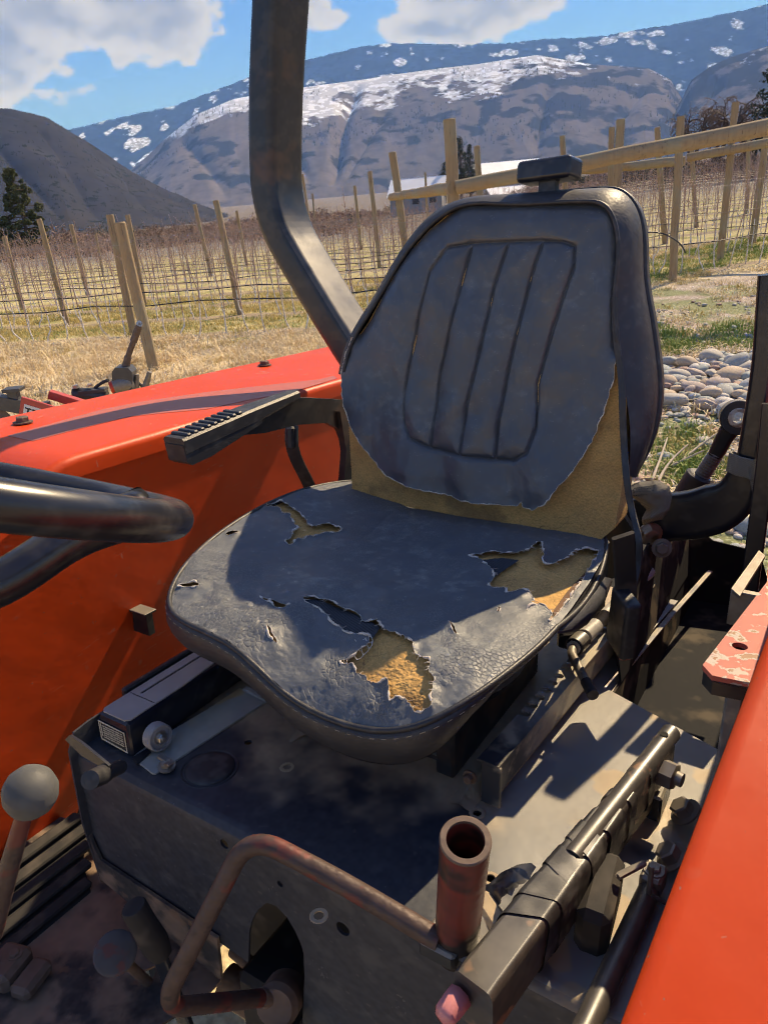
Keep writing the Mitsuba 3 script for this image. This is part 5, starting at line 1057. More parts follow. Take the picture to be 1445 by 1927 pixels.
TEARS = {
 'a': [(0.2208,-0.3473),(0.1875,-0.3531),(0.1433,-0.3616),(0.1375,-0.3501),(0.156,-0.3115),(0.1621,-0.2776),(0.1749,-0.252),(0.1909,-0.2281),(0.1791,-0.2113),(0.1601,-0.1986),(0.1587,-0.1838),(0.1699,-0.1697),(0.1867,-0.1789),(0.2073,-0.1898),(0.2233,-0.1979),(0.252,-0.1979),(0.2714,-0.1977),(0.2658,-0.2082),(0.2369,-0.2184),(0.2137,-0.2249),(0.1978,-0.2413),(0.1815,-0.2709),(0.1725,-0.2978),(0.1749,-0.3156),(0.1848,-0.3218),(0.169,-0.3435),(0.1993,-0.3372),(0.2232,-0.3331)],
 'b': [(0.4825,-0.262),(0.4701,-0.2552),(0.4618,-0.2439),(0.4627,-0.2255),(0.47,-0.2272),(0.4749,-0.2442)],
 'c': [(0.442,-0.1211),(0.4444,-0.1074),(0.4451,-0.0871),(0.4443,-0.0614),(0.45,-0.0547),(0.457,-0.0639),(0.4557,-0.0822),(0.4505,-0.1042)],
 'd': [(0.4194,-0.0563),(0.4101,-0.0464),(0.4038,-0.0175),(0.4058,0.0129),(0.4131,0.0423),(0.4238,0.0765),(0.4243,0.0997),(0.4375,0.1257),(0.4398,0.1412),(0.454,0.1568),(0.4593,0.1687),(0.4658,0.1803),(0.4857,0.1998),(0.5164,0.2197),(0.5338,0.2263),(0.539,0.2214),(0.5341,0.2063),(0.5271,0.1897),(0.5209,0.1731),(0.5264,0.1634),(0.5131,0.1512),(0.5089,0.1317),(0.5045,0.1117),(0.5003,0.0905),(0.501,0.0731),(0.4984,0.0669),(0.483,0.0862),(0.4635,0.0877),(0.4454,0.0827),(0.4469,0.0652),(0.4548,0.051),(0.4519,0.0381),(0.4401,0.0129),(0.4299,-0.0108),(0.4246,-0.0313)],
 'e': [(0.1517,0.0856),(0.1362,0.1007),(0.1216,0.128),(0.134,0.1374),(0.1189,0.1565),(0.0996,0.1692),(0.0787,0.1655),(0.0639,0.1788),(0.1,0.1918),(0.1248,0.2041),(0.1379,0.2146),(0.1297,0.2257),(0.1032,0.2356),(0.0756,0.2377),(0.0552,0.2434),(0.0462,0.2603),(0.0392,0.2733),(0.0538,0.283),(0.1423,0.305),(0.2347,0.3173),(0.3061,0.3148),(0.3067,0.2926),(0.2876,0.2802),(0.2674,0.2679),(0.256,0.2547),(0.2658,0.2472),(0.2841,0.2441),(0.2385,0.2264),(0.2408,0.2113),(0.2571,0.1997),(0.2393,0.1841),(0.2458,0.1722),(0.2384,0.159),(0.2222,0.1614),(0.2034,0.1519),(0.1822,0.1366),(0.1579,0.111)],
 'f': [(0.3783,0.1657),(0.3824,0.1736),(0.3919,0.1834),(0.4022,0.1911),(0.4014,0.1867),(0.3895,0.1757)],
 'g': [(0.3021,0.2037),(0.2988,0.2063),(0.3085,0.2122),(0.3157,0.2122)],
 'h': [(0.3085,-0.3166),(0.296,-0.3092),(0.2944,-0.2953),(0.3048,-0.2933),(0.3138,-0.3051)],
 'i': [(0.5025,-0.0576),(0.5023,-0.0481),(0.5147,-0.0259),(0.518,-0.0289),(0.5124,-0.0452)],
}
OUT = Polygon(RSM[:, :2]).buffer(0)
holes, edges = [], []
for n_i, (nm, P) in enumerate(TEARS.items()):
    big = nm in 'ade'
    q = rough_line(P, .0028 if big else .0010, .011 if big else .006, 40 + n_i); q = rough_line(q, .0011 if big else .0005, .0032, 70 + n_i)
    h = Polygon(q).buffer(0).buffer(.0048 if nm == 'a' else 0, join_style=2).intersection(OUT.buffer(-.010))
    if h.geom_type != 'Polygon': h = max(h.geoms, key=lambda g_: g_.area)
    holes.append(h)
from shapely.ops import unary_union
HOLE = unary_union(holes)
COV = OUT.difference(HOLE)
if COV.geom_type != 'Polygon': COV = max(COV.geoms, key=lambda g_: g_.area)
tear_pts = np.vstack([A([h.exterior.interpolate(t).coords[0] for t in np.arange(0, h.exterior.length, .002)]) for h in holes])
TREE = cKDTree(tear_pts)
SEAM1 = [LineString(P) for P in ([(0.4293,-0.2259),(0.2934,-0.2142),(0.1368,-0.1909),(0.0653,-0.1785)], [(0.3523,-0.1481),(0.1844,-0.1106),(0.0276,-0.135)], [(0.3871,-0.0516),(0.2242,0.0013),(-0.012,0.0564)], [(0.4049,0.0569),(0.2287,0.1021),(0.0223,0.1337)], [(0.4127,-0.1681),(0.347,-0.1469),(0.3811,0.0225)], [(0.072,-0.1738),(0.0183,-0.1221),(0.043,0.0069),(0.0381,0.1299)])]
seam_pts = np.vstack([A([L.interpolate(t).coords[0] for t in np.arange(0, L.length, .0015)]) for L in SEAM1]); STREE = cKDTree(seam_pts)
def cover_fn(p):
    x, y = p[:, 0], p[:, 1]; z = seat_z(x, y)
    d, _ = TREE.query(p); n1 = nnoise(np.stack([x * 55, y * 55, 0 * x], -1), 5); n2 = nfbm(np.stack([x * 34, y * 34, 0 * x], -1), 3, 9)
    z = z + .0035 + np.exp(-d / .009) * (.0005 + .0072 * n1 ** 1.5) - np.exp(-(d / .035) ** 2) * .002
    front = np.clip((x - .33) / .15, 0, 1)
    z = z + (n2 - .5) * (.003 + .007 * front)
    # cracked hide: fine ridges where the front roll has worn
    v_ = np.abs(nfbm(np.stack([x * 90, y * 90, 0 * x], -1), 3, 31) - .5)
    z = z + .0016 * front * np.exp(-(v_ / .03) ** 2)
    s, _ = STREE.query(p); z = z - .0011 * np.exp(-(s / .0022) ** 2)
    # the long front tear: its upper lip stands open
    return np.stack([x, y, z], 1)
CU = tp('cushion', (lambda q: trimesh.Trimesh(np.vstack([np.stack([q[:, 0], q[:, 1], seat_z(q[:, 0], q[:, 1]) - .0065 + .006 * (nfbm(np.stack([q[:, 0] * 45, q[:, 1] * 45, 0 * q[:, 0]], -1), 3, 77) - .5)], 1)]), Delaunay(q).simplices, process=False))(np.vstack([RC + (RSM[::4, :2] - RC) * k for k in np.linspace(.02, .985, 60)])), 'foam', True, 'seat cushion of bare golden foam under a torn black cover')
cm, cr_ = sheet(COV, cover_fn, .0036)
tp('vinyl_cover', cm, 'seat_vinyl', True, 'cracked black vinyl cover with ragged tears', CU)
fr = []; rngf = np.random.default_rng(8)
for h, nm in zip(holes, TEARS):
    L = h.exterior.length; n = max(10, int(L / .0022)); q = A([h.exterior.interpolate(t).coords[0] for t in np.linspace(0, L, n, endpoint=False)])
    c3 = cover_fn(q); c3[:, 2] += .0004; 
    w = (.0002 + .0019 * np.clip(nnoise(np.stack([q[:, 0] * 130, q[:, 1] * 130, 0 * q[:, 0]], -1), 3) * 2.4 - 1.0, 0, 1.0)) * (1 if nm in 'abcdefghi' else 1)
    c3[:, :2] += rngf.normal(0, .0004, (n, 2)); fr.append(tube(c3, w, 5, True))
    if nm in 'ade':
        cen = A(h.centroid.coords[0])
        for i in range(int(L / .012)):
            k = rngf.integers(n); inn = unit(np.roll(q, -1, 0)[k] - q[k]); inn = A([-inn[1], inn[0]]); p_ = Point(q[k] + inn * .002)
            if not h.contains(p_): inn = -inn
            l = rngf.uniform(.002, .008); fr.append(tube([c3[k], c3[k] + A([*(inn * l * .5 + rngf.normal(0, .0012, 2)), -.0005]), c3[k] + A([*(inn * l + rngf.normal(0, .002, 2)), -.003 * rngf.uniform(0, 1)])], [.0005, .0004, .0002], 3))
tp('torn_fibres', fr, 'backing_fibre', True, 'pale frayed fibres along the tears', CU)
# lace of fibres that bridges the front tear
LC = [(0.4605,0.0648),(0.467,0.0763),(0.4534,0.0776),(0.4463,0.0816),(0.4544,0.0904),(0.468,0.0942),(0.4801,0.092),(0.4887,0.0876),(0.4781,0.0734),(0.4702,0.0819),(0.4621,0.0851)]
web = []
for a, b in ((0, 1), (1, 2), (2, 3), (3, 4), (4, 5), (5, 6), (6, 7), (7, 8), (8, 1), (1, 9), (9, 10), (10, 4), (9, 6), (2, 10), (8, 9), (10, 5)):
    p0, p1 = A(LC[a]), A(LC[b]); z0 = seat_z(A([p0[0], p1[0]]), A([p0[1], p1[1]])) + .004
    web.append(tube([[*p0, z0[0]], [*((p0 + p1) / 2 + rngf.normal(0, .001, 2)), z0.mean() - .001], [*p1, z0[1]]], [.0007, .0005, .0007], 4))
tp('fibre_lace', web, 'backing_fibre', True, parent=CU)
LN = Polygon([(0.4167,-0.0584),(0.4031,-0.0408),(0.4018,0.0168),(0.4203,0.0796),(0.4446,0.084),(0.4556,0.0614),(0.4573,0.0374),(0.4382,-0.0094)]).buffer(.001)
lm, _ = sheet(LN, lambda p: np.stack([p[:, 0], p[:, 1], seat_z(p[:, 0], p[:, 1]) - .0002], 1), .006)
LN2 = Polygon([(0.1735,0.0933),(0.1391,0.1394),(0.1349,0.1657),(0.1873,0.1562),(0.2114,0.1535),(0.19,0.1252)]).buffer(.001)
lm2, _ = sheet(LN2, lambda p: np.stack([p[:, 0], p[:, 1], seat_z(p[:, 0], p[:, 1]) - .0002], 1), .006)
for l_ in (lm, lm2): tp('lining', l_, 'black_lining', True, 'black ribbed lining cloth showing in the tears' if l_ is lm else 'corner of black lining at the left end of the right tear', CU)
CH = Polygon([(0.0422,0.2783),(0.0959,0.299),(0.2016,0.312),(0.2765,0.3095),(0.2772,0.2835),(0.2554,0.2715),(0.1958,0.2695),(0.1283,0.2716)]).buffer(.001).intersection(OUT.buffer(-.004))
chm, _ = sheet(CH if not CH.is_empty else OUT.buffer(-.004).difference(OUT.buffer(-.03)).intersection(Polygon([(.05, .2), (.3, .2), (.3, .4), (.05, .4)])), lambda p: np.stack([p[:, 0], p[:, 1], seat_z(p[:, 0], p[:, 1]) - .0028], 1), .006)
tp('charred_edge', chm, 'charred_foam', True, 'dark brown stained foam edge at the right side', CU)
# piping round the top, skirt below it
pipe = RSM.copy(); pipe[:, 2] += .0012
opn = (RSM[:, 0] > .03) & (RSM[:, 0] < .30) & (RSM[:, 1] > .2)
pv = pipe + A([[0, 0, 0]]); pv[opn, 1] += .006 * np.sin(np.linspace(0, math.pi, opn.sum())); pv[opn, 2] -= .010 * np.sin(np.linspace(0, math.pi, opn.sum()))
tp('piping', tube(pv[::2], .0042, 9, True), 'black_plastic', True, 'raised black piping round the cushion', CU)
nrm2 = np.gradient(RSM[:, :2], axis=0); nrm2 = np.stack([nrm2[:, 1], -nrm2[:, 0]], 1); nrm2 /= np.linalg.norm(nrm2, axis=1, keepdims=True)
sgn = np.sign(((RSM[:, :2] - RC) * nrm2).sum(1))[:, None]; nrm2 *= sgn
drop = .068 - .030 * np.clip((.42 - RSM[:, 0]) / .40, 0, 1) * (RSM[:, 1] > 0) * np.clip(RSM[:, 1] / .2, 0, 1)
rightf = np.clip(RSM[:, 1] / .25, 0, 1) * np.clip((.53 - RSM[:, 0]) / .10, 0, 1)
rows = []
for k, (t, o) in enumerate(((.0, .0005), (.04, .004), (.12, .0065), (.3, .0075), (.5, .004), (.7, -.004), (.86, -.014), (.96, -.032), (1.0, -.055), (1.02, -.11))):
    w = RSM.copy(); w[:, :2] += nrm2 * (o + .004 * (nfbm(np.stack([RSM[:, 0] * 16, RSM[:, 1] * 16, 0 * RSM[:, 0] + t * 4], -1), 3, 6)[:, None] - .5) * (0 < t < .97)); w[:, 2] -= drop * t + .001; w[:, :2] -= nrm2 * (.055 * t * rightf)[:, None]
    rows.append(w)
n = len(RSM); F = [q_ for k in range(len(rows) - 1) for j in range(n) for q_ in ((k * n + j, k * n + (j + 1) % n, (k + 1) * n + (j + 1) % n), (k * n + j, (k + 1) * n + (j + 1) % n, (k + 1) * n + j))]
sk = trimesh.Trimesh(np.vstack(rows + [[[.25, 0, 1.25]]]), F + [((len(rows) - 1) * n + j, (len(rows) - 1) * n + (j + 1) % n, len(rows) * n) for j in range(n)], process=False)
tp('skirt', sk, 'band_vinyl', True, 'smooth black vinyl side band of the cushion', CU)
stc = []
for j in range(0, n, 3):
    if RSM[j, 0] < .30: continue
    a, b = rows[1][j] * .35 + rows[2][j] * .65, rows[1][(j + 2) % n] * .35 + rows[2][(j + 2) % n] * .65
    oo = A([*nrm2[j] * .0004, 0]); stc.append(rod(a + oo, a * .4 + b * .6 + oo, .0005, n=4))
tp('stitching', stc, 'dusty_tan', False, 'pale stitches below the piping', CU)
sc_ = []
for i, (x, y) in enumerate(((790, 1380), (797, 1386), (803, 1384), (806, 1392), (813, 1396), (800, 1378), (810, 1388), (818, 1402))):
    p_ = A(pick) if False else None
# torn strip of side band at the right rear
ts = [(0.3001,0.2914,1.335),(0.278,0.2941,1.335),(0.2175,0.2983,1.335),(0.1451,0.2992,1.335),(0.0902,0.2957,1.335)] ; te = [(0.2591,0.281,1.305),(0.244,0.2955,1.305),(0.2022,0.3054,1.305),(0.132,0.3054,1.305),(0.0526,0.2917,1.305)]
gq = []
for (a, b) in zip(ts, te):
    for k in range(4): v_ = k / 3; gq.append(A(a) * (1 - v_) + A(b) * v_ + A([0, .010 * math.sin(3.1 * v_), .004 * math.sin(3 * v_)]))
tp('torn_band', trimesh.Trimesh(gq, [t_ for i in range(4) for j in range(3) for t_ in ((i * 4 + j, i * 4 + j + 1, i * 4 + j + 5), (i * 4 + j, i * 4 + j + 5, i * 4 + j + 4))], process=False), 'band_vinyl', True, 'flap of side band torn loose at the right rear', CU)
# seat pan and mount below
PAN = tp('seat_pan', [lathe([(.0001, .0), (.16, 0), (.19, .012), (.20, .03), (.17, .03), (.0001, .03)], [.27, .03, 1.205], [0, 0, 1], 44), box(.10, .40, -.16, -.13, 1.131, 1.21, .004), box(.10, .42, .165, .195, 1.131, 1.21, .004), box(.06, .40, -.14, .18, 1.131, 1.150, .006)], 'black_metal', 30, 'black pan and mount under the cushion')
dm = [(0.4657,-0.0626,1.134),(0.44,-0.0548,1.134),(0.4311,0.0054,1.134),(0.4372,0.1051,1.134),(0.4291,0.1865,1.134),(0.463,0.2319,1.134),(0.5101,0.1996,1.134),(0.5006,0.1272,1.134),(0.4762,0.0377,1.134)]
def dirt(p):
    e = np.array([Polygon([q[:2] for q in dm]).exterior.distance(Point(a)) for a in p]); return np.stack([p[:, 0], p[:, 1], 1.1303 + .020 * np.clip(e / .05, 0, 1) ** 1.5 + .002 * nfbm(np.stack([p[:, 0] * 60, p[:, 1] * 60, 0 * p[:, 0]], -1), 3, 2) * np.clip(e / .01, 0, 1)], 1)
dmm, _ = sheet(Polygon([q[:2] for q in dm] + [(.10, .19), (.10, -.12)]).buffer(.012).buffer(-.008), lambda p: np.stack([p[:, 0], p[:, 1], 1.1305 + .030 * np.clip((.47 - p[:, 0]) / .16, 0, 1) ** 1.3 + .003 * (nfbm(np.stack([p[:, 0] * 50, p[:, 1] * 50, 0 * p[:, 0]], -1), 3, 2) - .3)], 1), .008)
tp('dusty_cowl', dmm, 'dusty_tan', True, 'tan mud caked round the seat mount', PAN)

# ---- the backrest
REC = .14
def bk(y, z, off): return np.stack([off - REC * (np.asarray(z) - 1.37), np.asarray(y, float), np.asarray(z, float)], -1)
FRONT = [(-0.0382,1.9037),(0.0525,1.9032),(0.129,1.9015),(0.183,1.9002),(0.214,1.8931),(0.2266,1.8833),(0.2322,1.87),(0.238,1.8196),(0.2457,1.7509),(0.2531,1.7084),(0.2558,1.6841)]
FLAPE = [(0.2586,1.6855),(0.2557,1.6362),(0.2486,1.5855),(0.2364,1.5373),(0.2247,1.5054),(0.203,1.4697),(0.1851,1.4445),(0.1703,1.4211),(0.1475,1.4073),(0.1308,1.4076),(0.1257,1.42),(0.1207,1.4088),(0.0825,1.4058),(0.0408,1.4053),(-0.0136,1.4081),(-0.0704,1.414),(-0.1116,1.4185),(-0.148,1.4271),(-0.1771,1.4452),(-0.2057,1.4699),(-0.2349,1.5013),(-0.2523,1.5225),(-0.2659,1.5421),(-0.2761,1.5725),(-0.2811,1.6082),(-0.2759,1.644),(-0.2581,1.6779),(-0.2371,1.6855)]
LEFTE = [(-0.2439,1.6841),(-0.2227,1.7093),(-0.1946,1.7532),(-0.1674,1.7955),(-0.1355,1.8363),(-0.1042,1.8667),(-0.0685,1.8915)]
FL_r = rough_line(FLAPE[:-1], .0009, .0045, 4, closed=False)
PANEL = Polygon([*FRONT, *[tuple(q) for q in FL_r[1:]], *LEFTE]).buffer(0)
if PANEL.geom_type != 'Polygon': PANEL = max(PANEL.geoms, key=lambda g_: g_.area)
FULL = Polygon([*FRONT, *[(0.2649,1.651),(0.2775,1.5935),(0.2837,1.5173),(0.2842,1.4606),(0.2815,1.384),(0.2518,1.351),(0.141,1.3595),(0.0374,1.3565),(-0.0992,1.3599),(-0.2558,1.3661),(-0.2666,1.5181),(-0.279,1.6111),(-0.2685,1.6757)], *LEFTE]).buffer(0)
if FULL.geom_type != 'Polygon': FULL = max(FULL.geoms, key=lambda g_: g_.area)
def dome(y, z, P=FULL):
    cy_, cz = -.01, 1.63; a = np.clip(1 - ((y - cy_) / .31) ** 2, 0, 1) * np.clip(1 - ((z - cz) / .33) ** 2, 0, 1)
    return .030 * a ** .8
RIBS = [LineString(P) for P in ([(-0.0553,1.8381),(-0.0857,1.7998),(-0.1055,1.7103),(-0.1208,1.6226),(-0.1267,1.5834),(-0.1214,1.5306),(-0.1058,1.5032),(-0.0603,1.4893),(0.0038,1.4849),(0.0699,1.4832),(0.104,1.4855),(0.1262,1.501),(0.1359,1.542),(0.1319,1.6146),(0.151,1.7149)],
        [(-0.0553,1.8381),(-0.0104,1.843),(0.0582,1.8436),(0.1177,1.8435),(0.1528,1.8409),(0.171,1.834),(0.1726,1.8013),(0.1448,1.6852),(0.151,1.7149)], [(-0.01,1.837),(-0.0201,1.7948),(-0.0516,1.6266),(-0.0542,1.6001),(-0.0605,1.4913)], [(0.0582,1.8436),(0.039,1.7721),(0.0191,1.6307),(0.007,1.5698),(0.0047,1.487)], [(0.1177,1.8435),(0.1021,1.7846),(0.0782,1.6342),(0.0695,1.5484),(0.0698,1.4851)])]
rib_pts = np.vstack([A([L.interpolate(t).coords[0] for t in np.arange(0, L.length, .0012)]) for L in RIBS]); RT = cKDTree(rib_pts)
cut_pts = np.vstack([A(FL_r)]); CT = cKDTree(cut_pts)
PADPOLY = Polygon(list(RIBS[0].coords) + [(RIBS[1].coords[6])] + list(RIBS[1].coords)[5::-1]).buffer(0)
import shapely
def back_fn(p, extra=0.):
    y, z = p[:, 0], p[:, 1]; d, _ = RT.query(p); c, _ = CT.query(p)
    off = dome(y, z) + .006 + extra
    inside = shapely.contains_xy(PADPOLY, y, z)
    off = off - .0052 * np.exp(-(d / .0026) ** 2) + .0034 * (1 - np.exp(-(d / .016) ** 2)) * inside - .0018 * np.exp(-(d / .012) ** 2)
    # the loose lower part hangs off the foam and ripples
    low = np.clip((1.60 - z) / .16, 0, 1); off = off + low ** 1.4 * .020 + low * .006 * np.sin(y * 46 + z * 13) * np.clip(low * 1.3, 0, 1)
    off = off + np.exp(-c / .010) * .004 * nnoise(np.stack([y * 50, z * 50, 0 * y], -1), 3)
    fold = np.sin(y * 60 + 6 * nnoise(np.stack([y * 8, z * 8, 0 * y], -1), 7)) * np.exp(-((z - 1.56) / .035) ** 2) * .0035 * inside
    off = off + fold + (nfbm(np.stack([y * 13, z * 9, 0 * y], -1), 4, 14) - .5) * .016 + (nfbm(np.stack([y * 40, z * 14, 0 * y], -1), 3, 15) - .5) * .0028
    edge_ = np.clip(EDG.query(p)[0] / .03, 0, 1); off = off - .012 * (1 - edge_) ** 2
    return bk(y, z, off)
EDG = cKDTree(A([LineString([*LEFTE, *FRONT]).interpolate(t).coords[0] for t in np.arange(0, LineString([*LEFTE, *FRONT]).length, .003)]))
fm, _ = sheet(FULL, lambda p: bk(p[:, 0], p[:, 1], dome(p[:, 0], p[:, 1]) - .004 - .014 * (1 - np.clip(EDG.query(p)[0] / .03, 0, 1)) ** 2 + .006 * (nfbm(np.stack([p[:, 0] * 20, p[:, 1] * 20, 0 * p[:, 0]], -1), 3, 1) - .5)), .010)
rimp = A([FULL.exterior.interpolate(t).coords[0] for t in np.arange(0, FULL.exterior.length, .006)])
r1_ = bk(rimp[:, 0], rimp[:, 1], dome(rimp[:, 0], rimp[:, 1]) - .006); r2_ = bk(rimp[:, 0] * 1.0, rimp[:, 1], np.full(len(rimp), -.07)); nn = len(rimp)
sidef = trimesh.Trimesh(np.vstack([r1_, r2_]), [q_ for j in range(nn) for q_ in ((j, (j + 1) % nn, nn + (j + 1) % nn), (j, nn + (j + 1) % nn, nn + j))], process=False)
BKR = tp('backrest', [fm, sidef], 'foam', True, 'backrest with bare foam below its torn cover')
extra_pts = np.vstack([rib_pts[::2] + A([dx, dz]) for dx, dz in ((0, 0), (.0024, 0), (-.0024, 0), (.005, 0), (-.005, 0), (0, .0024), (0, -.0024))]); extra_pts = extra_pts[shapely.contains_xy(PANEL.buffer(-.004), extra_pts[:, 0], extra_pts[:, 1])]
bm, _ = sheet(PANEL, back_fn, .0045, extra=extra_pts)
tp('vinyl_cover', bm, 'back_vinyl', True, 'black vinyl front with sewn ribs, torn loose along the bottom', BKR)
cf = back_fn(A(FL_r)); w = .0004 + .0009 * np.clip(nnoise(np.stack([FL_r[:, 0] * 90, FL_r[:, 1] * 90, 0 * FL_r[:, 0]], -1), 3) * 1.8 - .6, 0, 1)
tp('torn_fibres', tube(cf + A([.0004, 0, 0]), w, 5), 'backing_fibre', True, parent=BKR)
# side band from the piping back to the shell
PA = A([*[(-0.0217,-0.2747,1.6109),(-0.0318,-0.2494,1.683),(-0.0416,-0.1997,1.7525),(-0.0533,-0.1402,1.8362),(-0.0576,-0.1088,1.8668),(-0.061,-0.0727,1.8918),(-0.0628,-0.0423,1.9041),(-0.0627,0.049,1.9035),(-0.0623,0.1804,1.9005),(-0.0613,0.2115,1.8934),(-0.058,0.2299,1.8702),(-0.0412,0.2435,1.7503),(-0.033,0.2544,1.6913),(-0.0273,0.2633,1.6505),(-0.0192,0.2809,1.5932),(-0.0108,0.293,1.5332),(-0.0032,0.295,1.4789)]])
PB = A([*[(-0.1006,-0.3457,1.5887),(-0.1119,-0.3157,1.6695),(-0.1229,-0.2599,1.7481),(-0.136,-0.1938,1.8412),(-0.1409,-0.1615,1.8767),(-0.1443,-0.1251,1.9005),(-0.1455,-0.0976,1.9093),(-0.1467,0.005,1.9181),(-0.1473,0.1675,1.922),(-0.1465,0.2105,1.9161),(-0.1438,0.2334,1.8971),(-0.1279,0.2648,1.7834),(-0.1185,0.284,1.7166),(-0.1138,0.2933,1.6829),(-0.1031,0.3104,1.6064),(-0.0945,0.311,1.5448),(-0.0829,0.2881,1.4624)]])
NL_ = 130; pa = spline(PA, NL_); pb_ = spline(PB, NL_)
V = []; NK = 9
for k in range(NK):
    t = k / (NK - 1); q = pa * (1 - t) + pb_ * t; cen = A([0, 0, 1.64]); o = q - cen; o[:, 0] = 0; o /= np.linalg.norm(o, axis=1, keepdims=True)
    q = q + o * (.010 * math.sin(math.pi * t)) + A([1, 0, 0]) * .004 * math.sin(math.pi * t) * (t < .5); V.append(q)
V = np.vstack(V); F = [q_ for k in range(NK - 1) for j in range(NL_ - 1) for q_ in ((k * NL_ + j, k * NL_ + j + 1, (k + 1) * NL_ + j + 1), (k * NL_ + j, (k + 1) * NL_ + j + 1, (k + 1) * NL_ + j))]
tp('side_band', trimesh.Trimesh(V, F, process=False), 'band_vinyl', True, 'black vinyl band round the edge of the backrest', BKR)
pp = pa[:int(NL_ * .80)] + A([.004, 0, 0])
tp('piping', tube(pp, .0036, 8), 'black_plastic', True, parent=BKR)
pp2 = pb_ + A([-.002, 0, 0]); tp('rear_piping', tube(pp2, .0045, 8), 'black_plastic', True, parent=BKR)
OUTL = Polygon([(y, z) for x, y, z in pb_]).buffer(.002)
sh = sheet(OUTL, lambda p: bk(p[:, 0], p[:, 1], np.full(len(p), -.080)), .03)[0]
rim2 = A([OUTL.exterior.interpolate(t).coords[0] for t in np.arange(0, OUTL.exterior.length, .008)]); nn = len(rim2)
s1_ = trimesh.Trimesh(np.vstack([bk(rim2[:, 0], rim2[:, 1], -.074 + 0 * rim2[:, 0]), bk(rim2[:, 0], rim2[:, 1], -.095 + 0 * rim2[:, 0])]), [q_ for j in range(nn) for q_ in ((j, (j + 1) % nn, nn + (j + 1) % nn), (j, nn + (j + 1) % nn, nn + j))], process=False)
sh2 = sh.copy(); sh2.vertices[:, 0] -= .015
tp('shell', [sh, sh2, s1_], 'black_plastic', 30, 'hard black back shell', BKR)
hb0, hb1, hb2, hb3 = (A(p) for p in [(-0.1272,0.0461,1.9573),(-0.1263,0.1403,1.9504),(-0.1267,0.0941,1.9538),(-0.1205,0.0984,1.9096)])
HC = (hb0 + hb1) / 2; hx = A([0, 1., 0]); hu = unit(A([-REC, 0, 1]))
hy = unit(A([.18, 1, .03])); hxx = np.cross(hy, hu)
tp('top_knob', rbox(HC, np.stack([hy, hu, np.cross(hy, hu)], 1), [float(np.linalg.norm(hb1 - hb0)) / 2 + .004, .0175, .024], .008), 'black_gloss', 40, 'glossy black T shaped knob on top of the backrest', BKR)
tp('knob_stem', sweep([hb3 - hu * .02, HC], rrect(.034, .016, .004), up=hxx), 'black_plastic', 30, parent=BKR)
CD = np.vstack([[(-0.0381,0.244,1.7562),(-0.0324,0.2494,1.716),(-0.0279,0.2556,1.6836),(-0.0222,0.2661,1.6429)], [(-0.0083,0.2769,1.5863),(0.0011,0.2879,1.5195)], [(0.0206,0.3012,1.4729),(0.027,0.3149,1.4273)], [(0.0564,0.3353,1.3955),(0.062,0.3392,1.3554)], [(0.0815,0.3395,1.3235),(0.0871,0.3392,1.2836),(0.0903,0.341,1.2607)]])
tp('hanging_trim', sweep(spline(CD, 60), rrect(.011, .005, .002, 3), up=[1, 0, 0], scale=np.concatenate([np.full(52, 1.), np.linspace(1, .25, 8)])), 'black_plastic', 40, 'loose black trim strip hanging down from the backrest edge', BKR)
for b_ in (box(-.10, -.03, -.20, -.16, 1.20, 1.50, .004), box(-.10, -.03, .19, .23, 1.20, 1.50, .004), box(-.08, .10, .225, .255, 1.19, 1.33, .004)): tp('back_bracket', b_, 'black_metal', parent=BKR)

# arm rest
a0, a1 = A([(0.3756,-0.345,1.5451)][0]), A([(0.0529,-0.345,1.5755)][0]); ad = unit(a1 - a0); au = unit(np.cross([0, -1, 0], ad)); au = au if au[2] > 0 else -au; AL_ = float(np.linalg.norm(a1 - a0))
pad = []
prof = [(0, -.026), (.012, -.036), (.05, -.036), (AL_ * .55, -.020), (AL_, -.006), (AL_ + .004, .010), (AL_ - .004, .016), (.012, .020), (.002, .014)]
pk = man(plate(prof, a0 + A([0, .025, 0]), ad, au, .050 * (1 if np.cross(ad, au)[1] < 0 else -1)))
ARMR = tp('arm_rest', [m3.Manifold.hull_points(np.vstack([a0 + ad * s + au * u + A([0, w, 0]) for s, h_, w_ in ((.004, .015, .024), (AL_ * .55, .014, .023), (AL_ - .004, .008, .015)) for e in (0, .004) for u in (-(h_ - e), h_ - e) for w in (-(w_ - .004 + e), w_ - .004 + e)])), m3.Manifold.hull_points(np.vstack([(a0 + ad * s + au * u + A([0, w, 0])) for s, u in ((0.004, -.026), (.014, -.034), (.06, -.034), (AL_ * .6, -.018), (.002, .004), (AL_ * .6, .0)) for w in (-.022, .022)]))], 'black_plastic', 30, 'black arm rest pad with a ribbed front end')
for i in range(9): tp('rib', obox(a0 + ad * (.022 + .0155 * i) + au * .0155, np.stack([ad, A([0, -1., 0]), np.cross(ad, [0, -1., 0])], 1), [.0048, .0205, .0035], .002), 'black_plastic', 30, parent=ARMR)
brk = A([*[(0.2477,-0.345,1.5334),(0.0472,-0.345,1.567),(-0.0947,-0.345,1.5361),(-0.2173,-0.345,1.5032),(-0.2084,-0.345,1.379),(-0.114,-0.345,1.4155),(-0.0849,-0.345,1.4728),(-0.0428,-0.345,1.496),(0.0536,-0.345,1.5124),(0.1494,-0.345,1.5178)]])
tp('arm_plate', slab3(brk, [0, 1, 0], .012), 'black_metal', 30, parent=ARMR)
tp('arm_pivot', slab3(A([*[(-0.0787,-0.335,1.5136),(-0.1203,-0.335,1.4874),(-0.111,-0.335,1.2275),(-0.0541,-0.335,1.2475),(-0.0942,-0.335,1.4216)]]), [0, 1, 0], .016), 'black_metal', parent=ARMR)
